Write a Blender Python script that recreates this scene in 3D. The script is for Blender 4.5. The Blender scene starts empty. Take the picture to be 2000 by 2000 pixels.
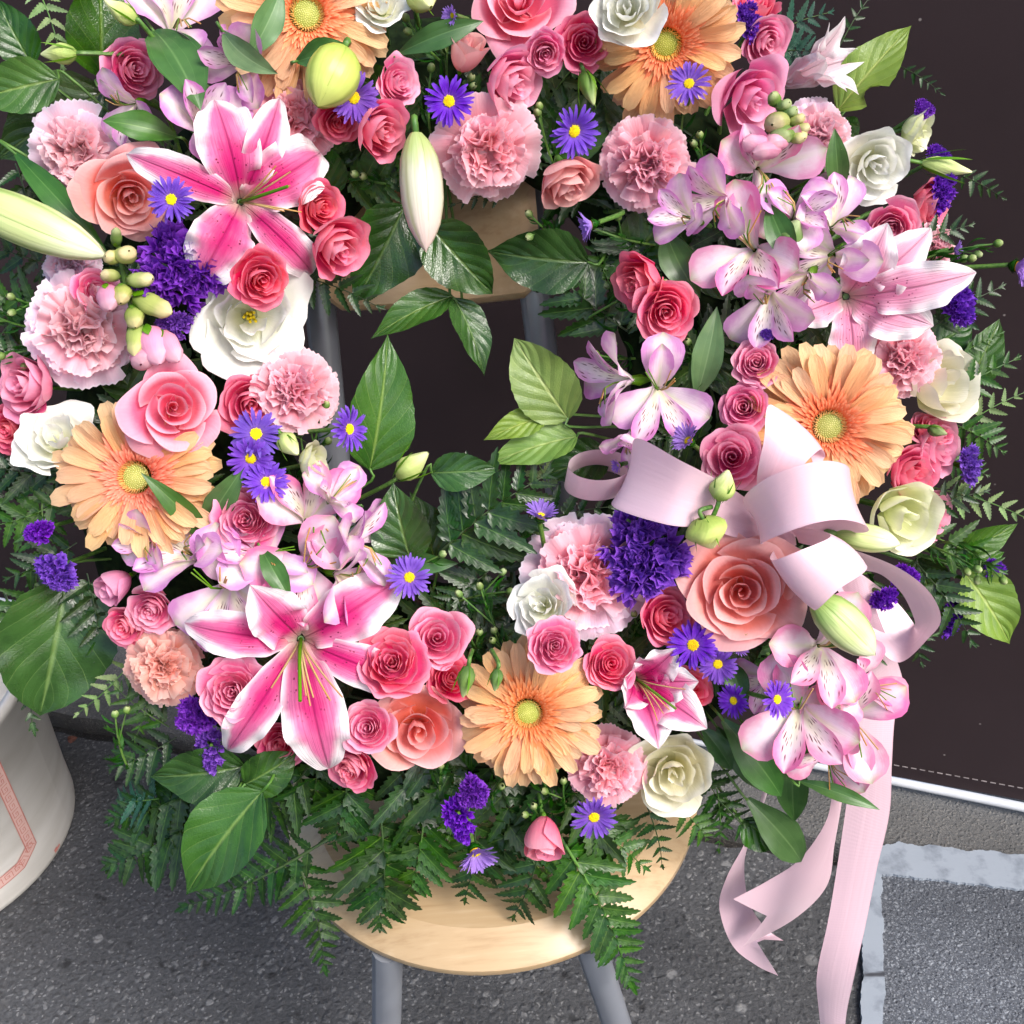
import bpy, math, random
import numpy as np
from mathutils import Vector, Matrix

rad = math.radians
scene = bpy.context.scene
COL = scene.collection

# ------------------------------------------------------------------ camera, light, exposure
CAM_H, PITCH, ROLL, FOV = 1.335, rad(35), rad(5), rad(50)
cam_data = bpy.data.cameras.new("camera")
cam = bpy.data.objects.new("camera", cam_data)
COL.objects.link(cam)
scene.camera = cam
cam_data.sensor_fit = 'HORIZONTAL'
cam_data.angle = FOV
cam_data.clip_start, cam_data.clip_end = 0.02, 100
CAM = Vector((0, 0, CAM_H))
FWD = Vector((0, math.cos(PITCH), -math.sin(PITCH)))
_r0, _u0 = Vector((1, 0, 0)), Vector((0, math.sin(PITCH), math.cos(PITCH)))
CR = _r0 * math.cos(ROLL) - _u0 * math.sin(ROLL)
CU = _u0 * math.cos(ROLL) + _r0 * math.sin(ROLL)
cam.matrix_world = Matrix(((CR.x, CU.x, -FWD.x, CAM.x), (CR.y, CU.y, -FWD.y, CAM.y), (CR.z, CU.z, -FWD.z, CAM.z), (0, 0, 0, 1)))

SUN_AZ, SUN_EL = rad(47), rad(45)          # towards the sun: to the right of and behind the camera
SUN_DIR = Vector((math.sin(SUN_AZ) * math.cos(SUN_EL), -math.cos(SUN_AZ) * math.cos(SUN_EL), math.sin(SUN_EL)))
world = bpy.data.worlds.new("World")
scene.world = world
world.use_nodes = True
wn = world.node_tree.nodes
sky = wn.new('ShaderNodeTexSky')
sky.sky_type = 'NISHITA'
sky.sun_disc = False
sky.sun_elevation = SUN_EL
sky.sun_rotation = math.atan2(SUN_DIR.x, SUN_DIR.y)
sky.air_density, sky.dust_density, sky.ozone_density = 1.0, 3.0, 0.8
wn['Background'].inputs['Strength'].default_value = 0.092
world.node_tree.links.new(sky.outputs[0], wn['Background'].inputs['Color'])
sun_data = bpy.data.lights.new("sun", 'SUN')
sun_data.energy, sun_data.angle, sun_data.color = 1.5, rad(28), (1.0, 0.965, 0.925)
sun = bpy.data.objects.new("sun", sun_data)
sun.rotation_euler = SUN_DIR.to_track_quat('Z', 'Y').to_euler()
sun.location = (2, -1, 3)
COL.objects.link(sun)
vs = scene.view_settings
vs.view_transform, vs.look, vs.gamma, vs.exposure = 'Standard', 'None', 1.0, 1.5
vs.use_curve_mapping = False
scene.cycles.use_denoising = True
scene.cycles.max_bounces = 5
scene.cycles.diffuse_bounces = 4
scene.cycles.glossy_bounces = 2
scene.cycles.transmission_bounces = 3
scene.cycles.adaptive_threshold = 0.02

# ------------------------------------------------------------------ pixels of the photograph -> points in the place
FPX = 1000 / math.tan(FOV / 2)
WT = rad(30)                                 # the wreath leans back 30 degrees
WN = Vector((0, -math.cos(WT), math.sin(WT)))
W0 = CAM + FWD * 0.985                       # a point on the back plane of the wreath


def ray(x, y):
    return (FWD + CR * ((x - 1000) / FPX) - CU * ((y - 1000) / FPX))


def W(x, y, h=0.0):                          # point h metres in front of the wreath's back plane
    d = ray(x, y)
    t = (W0 + WN * h - CAM).dot(WN) / d.dot(WN)
    return CAM + d * t


def G(x, y, z=0.0):                          # point on the level plane at height z
    d = ray(x, y)
    return CAM + d * ((z - CAM_H) / d.z)


def V(x, y, yw):                             # point on the upright plane at distance yw
    d = ray(x, y)
    return CAM + d * (yw / d.y)


def depth(p):
    return (p - CAM).dot(FWD)


RCX, RCY, RMID, RHALF = 900, 805, 560, 470   # ring of the wreath


def dome(x, y):
    r = math.hypot(x - RCX, y - RCY)
    q = (r - RMID) / RHALF
    h = 0.045 + 0.07 * math.sqrt(max(0.0, 1 - q * q))
    return h, max(-1.15, min(1.15, q)), math.degrees(math.atan2(-(y - RCY), x - RCX))


def face_matrix(P, direction, tilt, spin):
    T = (CAM - P).normalized()
    R = (CR - T * CR.dot(T)).normalized()
    U = T.cross(R)
    a = rad(direction)
    D = R * math.cos(a) + U * math.sin(a)
    F = (T * math.cos(rad(tilt)) + D * math.sin(rad(tilt))).normalized()
    q = T.rotation_difference(F)
    X = q @ R
    X = (X - F * X.dot(F)).normalized()
    Y = F.cross(X)
    s = rad(spin)
    X2 = X * math.cos(s) + Y * math.sin(s)
    Y2 = F.cross(X2)
    return Matrix(((X2.x, Y2.x, F.x, 0), (X2.y, Y2.y, F.y, 0), (X2.z, Y2.z, F.z, 0), (0, 0, 0, 1)))


# ------------------------------------------------------------------ node materials
def lin(r, g, b):
    f = lambda c: (c / 255 / 12.92) if c / 255 <= 0.04045 else ((c / 255 + 0.055) / 1.055) ** 2.4
    return (f(r), f(g), f(b), 1.0)


class NT:
    def __init__(self, name):
        self.m = bpy.data.materials.new(name)
        self.m.use_nodes = True
        self.t = self.m.node_tree
        self.b = self.t.nodes['Principled BSDF']
        self.out = self.t.nodes['Material Output']

    def n(self, typ, ins=None, **props):
        nd = self.t.nodes.new('ShaderNode' + typ)
        for k, v in props.items():
            setattr(nd, k, v)
        for k, v in (ins or {}).items():
            self.put(nd.inputs[k], v)
        return nd

    def put(self, sock, v):
        if isinstance(v, bpy.types.NodeSocket):
            self.t.links.new(v, sock)
        elif isinstance(v, bpy.types.Node):
            self.t.links.new(v.outputs[0], sock)
        else:
            sock.default_value = v

    def math(self, op, a, b=0.0, clamp=False):
        nd = self.n('Math', operation=op, use_clamp=clamp)
        self.put(nd.inputs[0], a)
        self.put(nd.inputs[1], b)
        return nd.outputs[0]

    def mix(self, f, a, b, blend='MIX'):
        nd = self.n('Mix', data_type='RGBA', blend_type=blend)
        self.put(nd.inputs[0], f)
        self.put(nd.inputs[6], a)
        self.put(nd.inputs[7], b)
        return nd.outputs[2]

    def ramp(self, f, stops, interp='EASE'):
        nd = self.n('ValToRGB', {'Fac': f})
        cr = nd.color_ramp
        cr.interpolation = interp
        while len(cr.elements) < len(stops):
            cr.elements.new(0.5)
        for e, (p, c) in zip(cr.elements, stops):
            e.position = p
            e.color = c if len(c) == 4 else (*c, 1)
        return nd.outputs[0]

    def rng(self, f, a, b, c=0.0, d=1.0):
        nd = self.n('MapRange', {'Value': f, 1: a, 2: b, 3: c, 4: d}, clamp=True)
        return nd.outputs[0]

    def uv(self):
        tc = self.n('TexCoord')
        sp = self.n('SeparateXYZ', {0: tc.outputs['UV']})
        return tc.outputs['UV'], sp.outputs[0], sp.outputs[1], tc

    def scaled(self, vec, s):
        return self.n('Mapping', {'Vector': vec, 'Scale': s}).outputs[0]

    def noise(self, vec, scale, detail=3, rough=0.5):
        nd = self.n('TexNoise', {'Scale': scale, 'Detail': detail, 'Roughness': rough})
        if vec is not None:
            self.put(nd.inputs['Vector'], vec)
        return nd.outputs['Fac']

    def bump(self, h, strength, dist=0.001):
        nd = self.n('Bump', {'Height': h, 'Strength': strength, 'Distance': dist})
        self.put(self.b.inputs['Normal'], nd)
        return nd.outputs[0]

    def vary(self, col, dv=0.12, dh=0.01, ds=0.08):
        r = self.n('ObjectInfo').outputs['Random']
        hs = self.n('HueSaturation', {'Color': col, 'Hue': self.rng(r, 0, 1, 0.5 - dh, 0.5 + dh),
                                      'Value': self.rng(self.math('FRACT', self.math('MULTIPLY', r, 7.31)), 0, 1, 1 - dv, 1 + dv * 0.6),
                                      'Saturation': self.rng(self.math('FRACT', self.math('MULTIPLY', r, 3.77)), 0, 1, 1 - ds, 1 + ds)})
        return hs.outputs[0]

    def thin(self, col, trans=0.3, rough=0.45, spec=0.3, normal=None):
        self.put(self.b.inputs['Base Color'], col)
        self.put(self.b.inputs['Roughness'], rough)
        self.b.inputs['Specular IOR Level'].default_value = spec
        if trans:
            tr = self.n('BsdfTranslucent', {'Color': col})
            mx = self.n('MixShader', {0: trans, 1: self.b.outputs[0], 2: tr.outputs[0]})
            if normal is not None:
                self.put(tr.inputs['Normal'], normal)
            self.t.links.new(mx.outputs[0], self.out.inputs['Surface'])
        return self.m


def petal_mat(name, base, mid, rim, edge=None, trans=0.3, vein=0.25, rough=0.5, back=None, blotch=0.3, spec=0.25, sat=1.22):
    k = NT(name)
    uv, u, v, tc = k.uv()
    nz = k.noise(tc.outputs['Object'], 3.0, 3)
    vv = k.math('ADD', v, k.math('MULTIPLY', k.math('SUBTRACT', nz, 0.5), blotch))
    col = k.ramp(vv, [(0.05, base), (0.55, mid), (0.97, rim)])
    if edge:
        a = k.math('ABSOLUTE', k.math('SUBTRACT', u, 0.5))
        e = k.math('MAXIMUM', k.rng(a, 0.42, 0.5), k.rng(v, 0.95, 1.0))
        col = k.mix(k.math('MULTIPLY', e, 0.75), col, edge)
    if back:
        geo = k.n('NewGeometry')
        col = k.mix(k.math('MULTIPLY', geo.outputs['Backfacing'], 0.4), col, back)
    col = k.n('HueSaturation', {'Color': k.vary(col), 'Saturation': sat}).outputs[0]
    h = k.noise(k.scaled(uv, (38, 2.2, 1)), 1.0, 3)
    col = k.mix(k.rng(h, 0.45, 0.75, 0.0, 0.14), col, k.mix(1.0, col, col, 'MULTIPLY'))
    nrm = k.bump(k.math('ADD', h, k.math('MULTIPLY', k.noise(k.scaled(uv, (5, 3, 1)), 1.0, 3), 2.0)), vein * 1.3, 0.0008)
    return k.thin(col, trans, rough, spec, nrm)


M = {}
M['rose_coral'] = petal_mat('coral rose petal', lin(234, 92, 134), lin(243, 120, 156), lin(250, 168, 188), trans=0.4, back=lin(250, 190, 200), sat=1.12)
M['rose_pink'] = petal_mat('pink rose petal', lin(234, 108, 154), lin(244, 142, 182), lin(250, 190, 210), trans=0.42, back=lin(248, 194, 208), sat=1.1)
M['rose_mauve'] = petal_mat('mauve rose petal', lin(222, 98, 144), lin(238, 136, 174), lin(246, 180, 204), trans=0.4, back=lin(244, 198, 212), sat=1.14)
M['rose_red'] = petal_mat('deep coral rose petal', lin(230, 80, 112), lin(240, 106, 136), lin(247, 150, 168), trans=0.42, back=lin(246, 172, 182), sat=1.12)
M['rose_peach'] = petal_mat('salmon garden rose petal', lin(246, 138, 124), lin(248, 166, 158), lin(250, 196, 194), edge=lin(250, 212, 210), trans=0.42, back=lin(250, 198, 204), sat=1.12)
M['rose_blush'] = petal_mat('rosy garden rose petal', lin(238, 112, 134), lin(245, 146, 168), lin(250, 188, 204), edge=lin(250, 206, 214), trans=0.4, back=lin(250, 196, 208), sat=1.12)
M['rose_orchid'] = petal_mat('orchid pink rose petal', lin(224, 110, 154), lin(236, 150, 186), lin(244, 190, 214), trans=0.38, back=lin(240, 182, 206))
M['rose_pale'] = petal_mat('pale shell pink rose petal', lin(236, 132, 142), lin(242, 172, 176), lin(246, 202, 200), trans=0.4, back=lin(246, 206, 202))
M['white'] = petal_mat('white lisianthus petal', lin(222, 222, 170), lin(236, 236, 224), lin(240, 240, 235), trans=0.3, blotch=0.1, rough=0.55, sat=1.0)
M['ivory'] = petal_mat('ivory rose petal', lin(218, 210, 144), lin(232, 226, 196), lin(237, 233, 216), trans=0.32, blotch=0.15, sat=1.0)
M['lime'] = petal_mat('lime lisianthus petal', lin(206, 216, 136), lin(232, 236, 184), lin(242, 242, 212), trans=0.3, blotch=0.2, sat=1.0)
M['carn'] = petal_mat('salmon pink carnation petal', lin(248, 164, 174), lin(250, 188, 198), lin(252, 212, 220), edge=lin(252, 232, 238), trans=0.48, vein=0.4, sat=1.18)
M['carn_warm'] = petal_mat('warm pink carnation petal', lin(246, 146, 158), lin(249, 174, 186), lin(251, 202, 212), edge=lin(252, 224, 232), trans=0.48, vein=0.4, sat=1.18)
M['carn_peach'] = petal_mat('dusty peach carnation petal', lin(240, 164, 154), lin(242, 188, 178), lin(246, 210, 202), edge=lin(248, 222, 214), trans=0.5, vein=0.4, sat=1.3)
M['carn_rim'] = petal_mat('white rimmed carnation petal', lin(249, 170, 180), lin(250, 194, 204), lin(245, 220, 236), edge=lin(248, 242, 250), trans=0.48, vein=0.4, sat=1.1)
M['gerb'] = petal_mat('apricot gerbera ray', lin(250, 166, 116), lin(252, 194, 142), lin(253, 210, 162), trans=0.4, vein=0.8, blotch=0.15, rough=0.45, sat=1.0)
M['gerb_in'] = petal_mat('coral gerbera floret', lin(246, 132, 92), lin(250, 150, 112), lin(252, 178, 140), trans=0.3, vein=0.2, sat=1.04)
M['gerb_ring'] = petal_mat('straw gerbera disc ring', lin(226, 130, 76), lin(232, 172, 100), lin(236, 208, 140), trans=0.1, sat=1.0)
M['gerb_eye'] = petal_mat('green gerbera eye', lin(150, 154, 62), lin(186, 186, 96), lin(208, 204, 124), trans=0.0, sat=1.0)
M['aster'] = petal_mat('violet aster ray', lin(142, 98, 204), lin(124, 76, 196), lin(140, 98, 210), trans=0.35, vein=0.4, blotch=0.1, sat=1.05)
M['aster_pale'] = petal_mat('lilac aster ray', lin(180, 146, 220), lin(162, 122, 214), lin(166, 128, 220), trans=0.35, vein=0.4, blotch=0.1, sat=1.0)
M['aster_eye'] = petal_mat('yellow aster disc', lin(200, 160, 20), lin(226, 196, 40), lin(236, 214, 70), trans=0.0)
M['statice'] = petal_mat('purple statice floret', lin(84, 32, 140), lin(106, 44, 174), lin(138, 78, 206), trans=0.35, vein=0.5, sat=1.0)
M['straw'] = petal_mat('stamen', lin(176, 160, 110), lin(196, 164, 108), lin(190, 140, 84), trans=0.1, sat=1.0)


def lily_mat(name, deep, pale, spots=True):
    k = NT(name)
    uv, u, v, tc = k.uv()
    a = k.math('MULTIPLY', k.math('ABSOLUTE', k.math('SUBTRACT', u, 0.5)), 2.0)
    nz = k.math('MULTIPLY', k.math('SUBTRACT', k.noise(tc.outputs['Object'], 4.0, 3), 0.5), 0.22)
    a2 = k.math('ADD', a, nz)
    edge = k.rng(a2, 0.2, 1.02)
    tip = k.rng(k.math('ADD', v, nz), 0.42, 0.95)
    f = k.math('ADD', k.math('MULTIPLY', edge, 0.9), k.math('MULTIPLY', tip, 0.72), True)
    col = k.ramp(f, [(0.0, deep), (0.5, tuple(0.55 * d + 0.45 * p for d, p in zip(deep, pale))), (1.0, lin(246, 238, 240))])
    throat = k.rng(v, 0.22, 0.02)
    col = k.mix(k.math('MULTIPLY', throat, 0.7), col, lin(226, 214, 190))
    rib = k.math('MULTIPLY', k.rng(a, 0.07, 0.0), k.rng(v, 0.98, 0.7))
    col = k.mix(k.math('MULTIPLY', rib, 0.6), col, tuple(c * 0.65 for c in deep[:3]) + (1,))
    if spots:
        vo = k.n('TexVoronoi', {'Vector': k.scaled(uv, (11, 24, 1)), 'Scale': 1.0, 'Randomness': 1.0})
        sp = k.rng(vo.outputs['Distance'], 0.22, 0.14)
        mask = k.math('MULTIPLY', k.math('MULTIPLY', k.rng(v, 0.12, 0.2), k.rng(v, 0.56, 0.42)), k.rng(a, 0.8, 0.6))
        col = k.mix(k.math('MULTIPLY', sp, mask), col, lin(120, 10, 60))
    h = k.math('ADD', k.noise(k.scaled(uv, (26, 1.6, 1)), 1.0, 3), k.math('MULTIPLY', k.rng(a, 0.09, 0.0), -0.8))
    nrm = k.bump(h, 0.8, 0.0016)
    return k.thin(col, 0.34, 0.45, 0.3, nrm)


M['lily'] = lily_mat('stargazer lily petal', lin(206, 36, 116), lin(242, 158, 200))
M['lily_pale'] = lily_mat('pale pink lily petal', lin(232, 140, 176), lin(244, 206, 222))
M['lily_white'] = lily_mat('blush white lily petal', lin(236, 196, 206), lin(242, 222, 228), spots=False)


def alstro_mat(name, tip, inner=False):
    k = NT(name)
    uv, u, v, tc = k.uv()
    a = k.math('MULTIPLY', k.math('ABSOLUTE', k.math('SUBTRACT', u, 0.5)), 2.0)
    nz = k.math('MULTIPLY', k.math('SUBTRACT', k.noise(tc.outputs['Object'], 5.0, 3), 0.5), 0.5)
    f = k.math('ADD', k.math('MULTIPLY', a, 0.55), k.math('ADD', k.math('MULTIPLY', v, 0.6), nz))
    col = k.ramp(f, [(0.12, lin(244, 240, 226)), (0.5, lin(242, 218, 230)), (0.95, tip)])
    if inner:
        y = k.math('MULTIPLY', k.rng(v, 0.75, 0.3), k.rng(a, 0.8, 0.3))
        col = k.mix(k.math('MULTIPLY', y, 0.8), col, lin(244, 238, 206))
        vo = k.n('TexVoronoi', {'Vector': k.scaled(uv, (9, 9, 1)), 'Scale': 1.0, 'Randomness': 0.9}, distance='MANHATTAN')
        st = k.n('TexVoronoi', {'Vector': k.scaled(uv, (11, 4.5, 1)), 'Scale': 1.0, 'Randomness': 0.75})
        sp = k.rng(st.outputs['Distance'], 0.4, 0.3)
        mask = k.math('MULTIPLY', k.math('MULTIPLY', k.rng(v, 0.25, 0.35), k.rng(v, 0.88, 0.78)), k.rng(a, 0.92, 0.75))
        col = k.mix(k.math('MULTIPLY', sp, mask), col, lin(104, 24, 48))
    else:
        gr = k.math('MULTIPLY', k.rng(v, 0.86, 1.0), k.rng(a, 1.0, 0.4))
        col = k.mix(k.math('MULTIPLY', gr, 0.7), col, lin(150, 170, 90))
        st = k.math('MULTIPLY', k.rng(a, 0.22, 0.05), k.rng(v, 0.9, 0.4))
        col = k.mix(k.math('MULTIPLY', st, 0.5), col, lin(226, 226, 190))
    col = k.vary(col, 0.08, 0.012, 0.15)
    h = k.noise(k.scaled(uv, (26, 2, 1)), 1.0, 3)
    nrm = k.bump(h, 0.4, 0.0008)
    return k.thin(col, 0.35, 0.45, 0.3, nrm)


M['al_out'] = alstro_mat('mauve alstroemeria outer tepal', lin(214, 146, 206))
M['al_in'] = alstro_mat('streaked alstroemeria inner tepal', lin(216, 140, 202), True)
M['al_out2'] = alstro_mat('rosy alstroemeria outer tepal', lin(232, 142, 184))
M['al_in2'] = alstro_mat('rosy streaked alstroemeria tepal', lin(234, 136, 180), True)


def leaf_mat(name, dark, light, vein, rough=0.32, spec=0.5, quilt=0.5, net=34, trans=0.12, under=None, nlat=6):
    k = NT(name)
    uv, u, v, tc = k.uv()
    a = k.math('MULTIPLY', k.math('ABSOLUTE', k.math('SUBTRACT', u, 0.5)), 2.0)
    lat = k.math('FRACT', k.math('SUBTRACT', k.math('MULTIPLY', v, nlat), k.math('MULTIPLY', k.math('POWER', a, 0.8), 2.3)))
    latd = k.math('ABSOLUTE', k.math('SUBTRACT', lat, 0.5))
    latv = k.rng(latd, 0.47, 0.5)
    mid = k.rng(a, 0.07, 0.015)
    vo = k.n('TexVoronoi', {'Vector': k.scaled(uv, (0.6 * net, net, 1)), 'Scale': 1.0}, feature='DISTANCE_TO_EDGE')
    netv = k.rng(vo.outputs['Distance'], 0.0, 0.16)
    nz = k.noise(tc.outputs['Object'], 4.0, 4)
    col = k.ramp(nz, [(0.3, dark), (0.7, light)])
    col = k.mix(k.math('MULTIPLY', latv, 0.5), col, vein)
    col = k.mix(k.math('MULTIPLY', mid, 0.8), col, vein)
    if under:
        geo = k.n('NewGeometry')
        col = k.mix(geo.outputs['Backfacing'], col, under)
    col = k.vary(col, 0.2, 0.015, 0.1)
    h = k.math('ADD', k.math('MULTIPLY', netv, 0.10), k.math('SUBTRACT', k.math('MULTIPLY', k.rng(latd, 0.5, 0.1), 0.7), k.math('MULTIPLY', mid, 0.8)))
    nrm = k.bump(h, quilt, 0.0016)
    rr = k.math('ADD', rough, k.math('MULTIPLY', k.math('SUBTRACT', k.noise(tc.outputs['Object'], 9, 3), 0.5), 0.25))
    return k.thin(col, trans, rr, spec, nrm)


M['salal'] = leaf_mat('glossy salal leaf', lin(24, 52, 16), lin(46, 82, 26), lin(92, 120, 56), rough=0.24, under=lin(92, 114, 50))
M['salal_mid'] = leaf_mat('mid green salal leaf', lin(40, 78, 22), lin(62, 102, 30), lin(118, 144, 64), rough=0.25, under=lin(110, 130, 60), trans=0.18)
M['salal_light'] = leaf_mat('pale green salal leaf', lin(92, 122, 52), lin(120, 146, 68), lin(166, 182, 106), rough=0.4, quilt=0.6, trans=0.25)
M['lance'] = leaf_mat('alstroemeria leaf', lin(46, 84, 34), lin(66, 106, 48), lin(92, 128, 68), rough=0.36, quilt=0.1, net=60, trans=0.2, nlat=0)
M['lance_pale'] = leaf_mat('grey green alstroemeria leaf', lin(78, 112, 70), lin(98, 130, 84), lin(122, 150, 104), rough=0.4, quilt=0.1, net=60, trans=0.2, nlat=0)
M['fern'] = leaf_mat('dark leatherleaf fern', lin(16, 42, 12), lin(34, 68, 20), lin(76, 108, 42), rough=0.33, quilt=0.12, net=16, nlat=6, trans=0.14, under=lin(96, 122, 62))
M['fern_mid'] = leaf_mat('fresh green fern', lin(32, 68, 18), lin(54, 94, 28), lin(92, 126, 50), rough=0.36, quilt=0.12, net=16, nlat=6, trans=0.18, under=lin(112, 136, 76))
M['fern_blue'] = leaf_mat('blue green fern', lin(32, 72, 58), lin(48, 92, 72), lin(70, 110, 86), rough=0.34, quilt=0.5, net=16, nlat=7, trans=0.1)
M['fern_pale'] = leaf_mat('pale fern underside', lin(112, 140, 84), lin(132, 158, 100), lin(146, 166, 116), rough=0.5, quilt=0.4, net=16, nlat=7, trans=0.2)


def plain(name, c1, c2, rough=0.5, scale=60, bump=0.1, spec=0.4, trans=0.0):
    k = NT(name)
    tc = k.n('TexCoord')
    nz = k.noise(tc.outputs['Object'], scale, 4)
    col = k.vary(k.ramp(nz, [(0.3, c1), (0.7, c2)]), 0.12, 0.01, 0.05)
    nrm = k.bump(nz, bump, 0.001)
    return k.thin(col, trans, rough, spec, nrm)


M['stem'] = plain('green stem', lin(62, 98, 40), lin(92, 128, 56), 0.45, 8)
M['stem_dark'] = plain('dark stem', lin(34, 54, 26), lin(56, 78, 38), 0.5, 8)
M['sepal'] = petal_mat('green sepal', lin(76, 110, 48), lin(96, 132, 60), lin(110, 144, 72), trans=0.15)
M['sprig'] = petal_mat('dark aster leaf', lin(34, 66, 30), lin(46, 82, 38), lin(62, 100, 50), trans=0.12, rough=0.4)
M['budgreen'] = petal_mat('green flower bud', lin(74, 104, 50), lin(104, 132, 66), lin(160, 172, 120), trans=0.1, sat=1.0)
M['budlime'] = petal_mat('lime bud', lin(150, 172, 92), lin(194, 206, 128), lin(226, 230, 172), trans=0.15, vein=0.5, sat=1.0)
M['snapbud'] = petal_mat('snapdragon bud', lin(112, 132, 66), lin(160, 168, 96), lin(200, 186, 140), trans=0.12, sat=1.05)
M['snappink'] = petal_mat('pink snapdragon blossom', lin(224, 146, 176), lin(234, 164, 192), lin(240, 190, 206), trans=0.35, sat=1.0)


def lilybud_mat(name, base, body, seam, tipc):
    k = NT(name)
    uv, u, v, tc = k.uv()
    nz = k.math('MULTIPLY', k.math('SUBTRACT', k.noise(k.scaled(uv, (14, 2, 1)), 1.0, 3), 0.5), 0.5)
    col = k.ramp(k.math('ADD', v, nz), [(0.05, base), (0.5, body), (0.95, tipc)])
    f = k.math('ABSOLUTE', k.math('SUBTRACT', k.math('FRACT', k.math('MULTIPLY', u, 3.0)), 0.5))
    col = k.mix(k.math('MULTIPLY', k.rng(f, 0.1, 0.0), 0.7), col, seam)
    col = k.mix(k.math('MULTIPLY', k.rng(f, 0.46, 0.5), 0.5), col, seam)
    nrm = k.bump(k.noise(k.scaled(uv, (40, 2, 1)), 1.0, 2), 0.5, 0.001)
    return k.thin(col, 0.12, 0.38, 0.4, nrm)


M['bud_lime'] = lilybud_mat('lime lily bud', lin(160, 180, 78), lin(186, 198, 100), lin(124, 146, 54), lin(196, 206, 112))
M['bud_white'] = lilybud_mat('white lily bud', lin(160, 176, 110), lin(196, 194, 172), lin(150, 150, 98), lin(206, 184, 176))
M['bud_green'] = lilybud_mat('green white lily bud', lin(140, 170, 90), lin(196, 208, 142), lin(120, 146, 70), lin(220, 224, 186))


def simple_metal(name, c, rough):
    k = NT(name)
    tc = k.n('TexCoord')
    nz = k.noise(tc.outputs['Object'], 14, 3)
    k.put(k.b.inputs['Base Color'], k.ramp(nz, [(0.3, c), (0.7, tuple(x * 1.2 for x in c[:3]) + (1,))]))
    k.b.inputs['Metallic'].default_value = 0.35
    k.put(k.b.inputs['Roughness'], k.rng(nz, 0.2, 0.8, rough - 0.05, rough + 0.1))
    return k.m


M['metal'] = simple_metal('grey powder coated tube', lin(128, 132, 140), 0.34)


def satin_mat():
    k = NT('pale pink satin ribbon')
    uv, u, v, tc = k.uv()
    thr = k.n('TexWave', {'Vector': k.scaled(uv, (1, 1, 1)), 'Scale': 70.0, 'Distortion': 0.6, 'Detail': 1.0}, bands_direction='Y')
    a = k.math('ABSOLUTE', k.math('SUBTRACT', u, 0.5))
    col = k.mix(k.rng(a, 0.48, 0.496), lin(232, 196, 208), lin(226, 186, 200))
    nz = k.noise(tc.outputs['Object'], 14, 3)
    col = k.mix(k.math('MULTIPLY', nz, 0.25), col, lin(226, 196, 212))
    sel = k.math('ADD', k.math('MULTIPLY', thr.outputs['Fac'], 0.4), k.rng(a, 0.475, 0.49))
    crease = k.noise(k.scaled(uv, (3.0, 1.2, 1)), 2.0, 3)
    nrm = k.bump(k.math('ADD', sel, k.math('MULTIPLY', crease, 3.0)), 0.22, 0.0008)
    k.b.inputs['Anisotropic'].default_value = 0.6
    k.b.inputs['Sheen Weight'].default_value = 0.25
    return k.thin(col, 0.2, 0.25, 0.7, nrm)


M['satin'] = satin_mat()

# ------------------------------------------------------------------ mesh helpers


class MB:
    def __init__(self):
        self.v, self.f, self.uv = [], [], []

    def grid(self, P, U, Vv, close=False):
        a, b = P.shape[0], P.shape[1]
        o = len(self.v)
        self.v.extend(P.reshape(-1, 3).tolist())
        self.uv.extend(np.stack([np.broadcast_to(U, (a, b)), np.broadcast_to(Vv, (a, b))], -1).reshape(-1, 2).tolist())
        for i in range(a - 1):
            for j in range(b - 1):
                self.f.append((o + i * b + j, o + (i + 1) * b + j, o + (i + 1) * b + j + 1, o + i * b + j + 1))
        return self

    def raw(self, vs_, fs, uv=(0.5, 0.5)):
        o = len(self.v)
        self.v.extend([tuple(p) for p in vs_])
        self.uv.extend([uv] * len(vs_) if not isinstance(uv, list) else uv)
        self.f.extend([tuple(o + i for i in f) for f in fs])
        return self

    def box(self, c, s, rot=None):
        vs_ = [Vector((x * s[0] / 2, y * s[1] / 2, z * s[2] / 2)) for x in (-1, 1) for y in (-1, 1) for z in (-1, 1)]
        if rot is not None:
            vs_ = [rot @ p for p in vs_]
        return self.raw([p + Vector(c) for p in vs_], [(0, 1, 3, 2), (4, 6, 7, 5), (0, 4, 5, 1), (2, 3, 7, 6), (0, 2, 6, 4), (1, 5, 7, 3)])

    def tube(self, pts, r0, r1=None, sides=7, caps=True):
        r1 = r0 if r1 is None else r1
        pts = [Vector(p) for p in pts]
        n = len(pts)
        rows = []
        ref = None
        for i, p in enumerate(pts):
            d = (pts[min(i + 1, n - 1)] - pts[max(i - 1, 0)]).normalized()
            if ref is None:
                ref = d.orthogonal().normalized()
            ref = (ref - d * ref.dot(d)).normalized()
            b = d.cross(ref)
            r = r0 + (r1 - r0) * i / max(1, n - 1)
            rows.append([tuple(p + (ref * math.cos(k * 2 * math.pi / sides) + b * math.sin(k * 2 * math.pi / sides)) * r) for k in range(sides + 1)])
        self.grid(np.array(rows), np.linspace(0, 1, sides + 1)[None, :], np.linspace(0, 1, n)[:, None])
        if caps:
            for row, rev in ((rows[0], True), (rows[-1], False)):
                self.raw(row[:-1], [tuple(range(sides))[::-1] if rev else tuple(range(sides))])
        return self

    def mesh(self, name, mat=None, smooth=True):
        me = bpy.data.meshes.new(name)
        me.from_pydata(self.v, [], self.f)
        uvl = me.uv_layers.new(name='UVMap')
        li = np.empty(len(me.loops), dtype=np.int32)
        me.loops.foreach_get('vertex_index', li)
        uvl.data.foreach_set('uv', np.array(self.uv, dtype=np.float32)[li].ravel())
        if smooth:
            me.polygons.foreach_set('use_smooth', np.ones(len(me.polygons), dtype=bool))
        if mat is not None:
            me.materials.append(mat)
        me.update()
        return me


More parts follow.
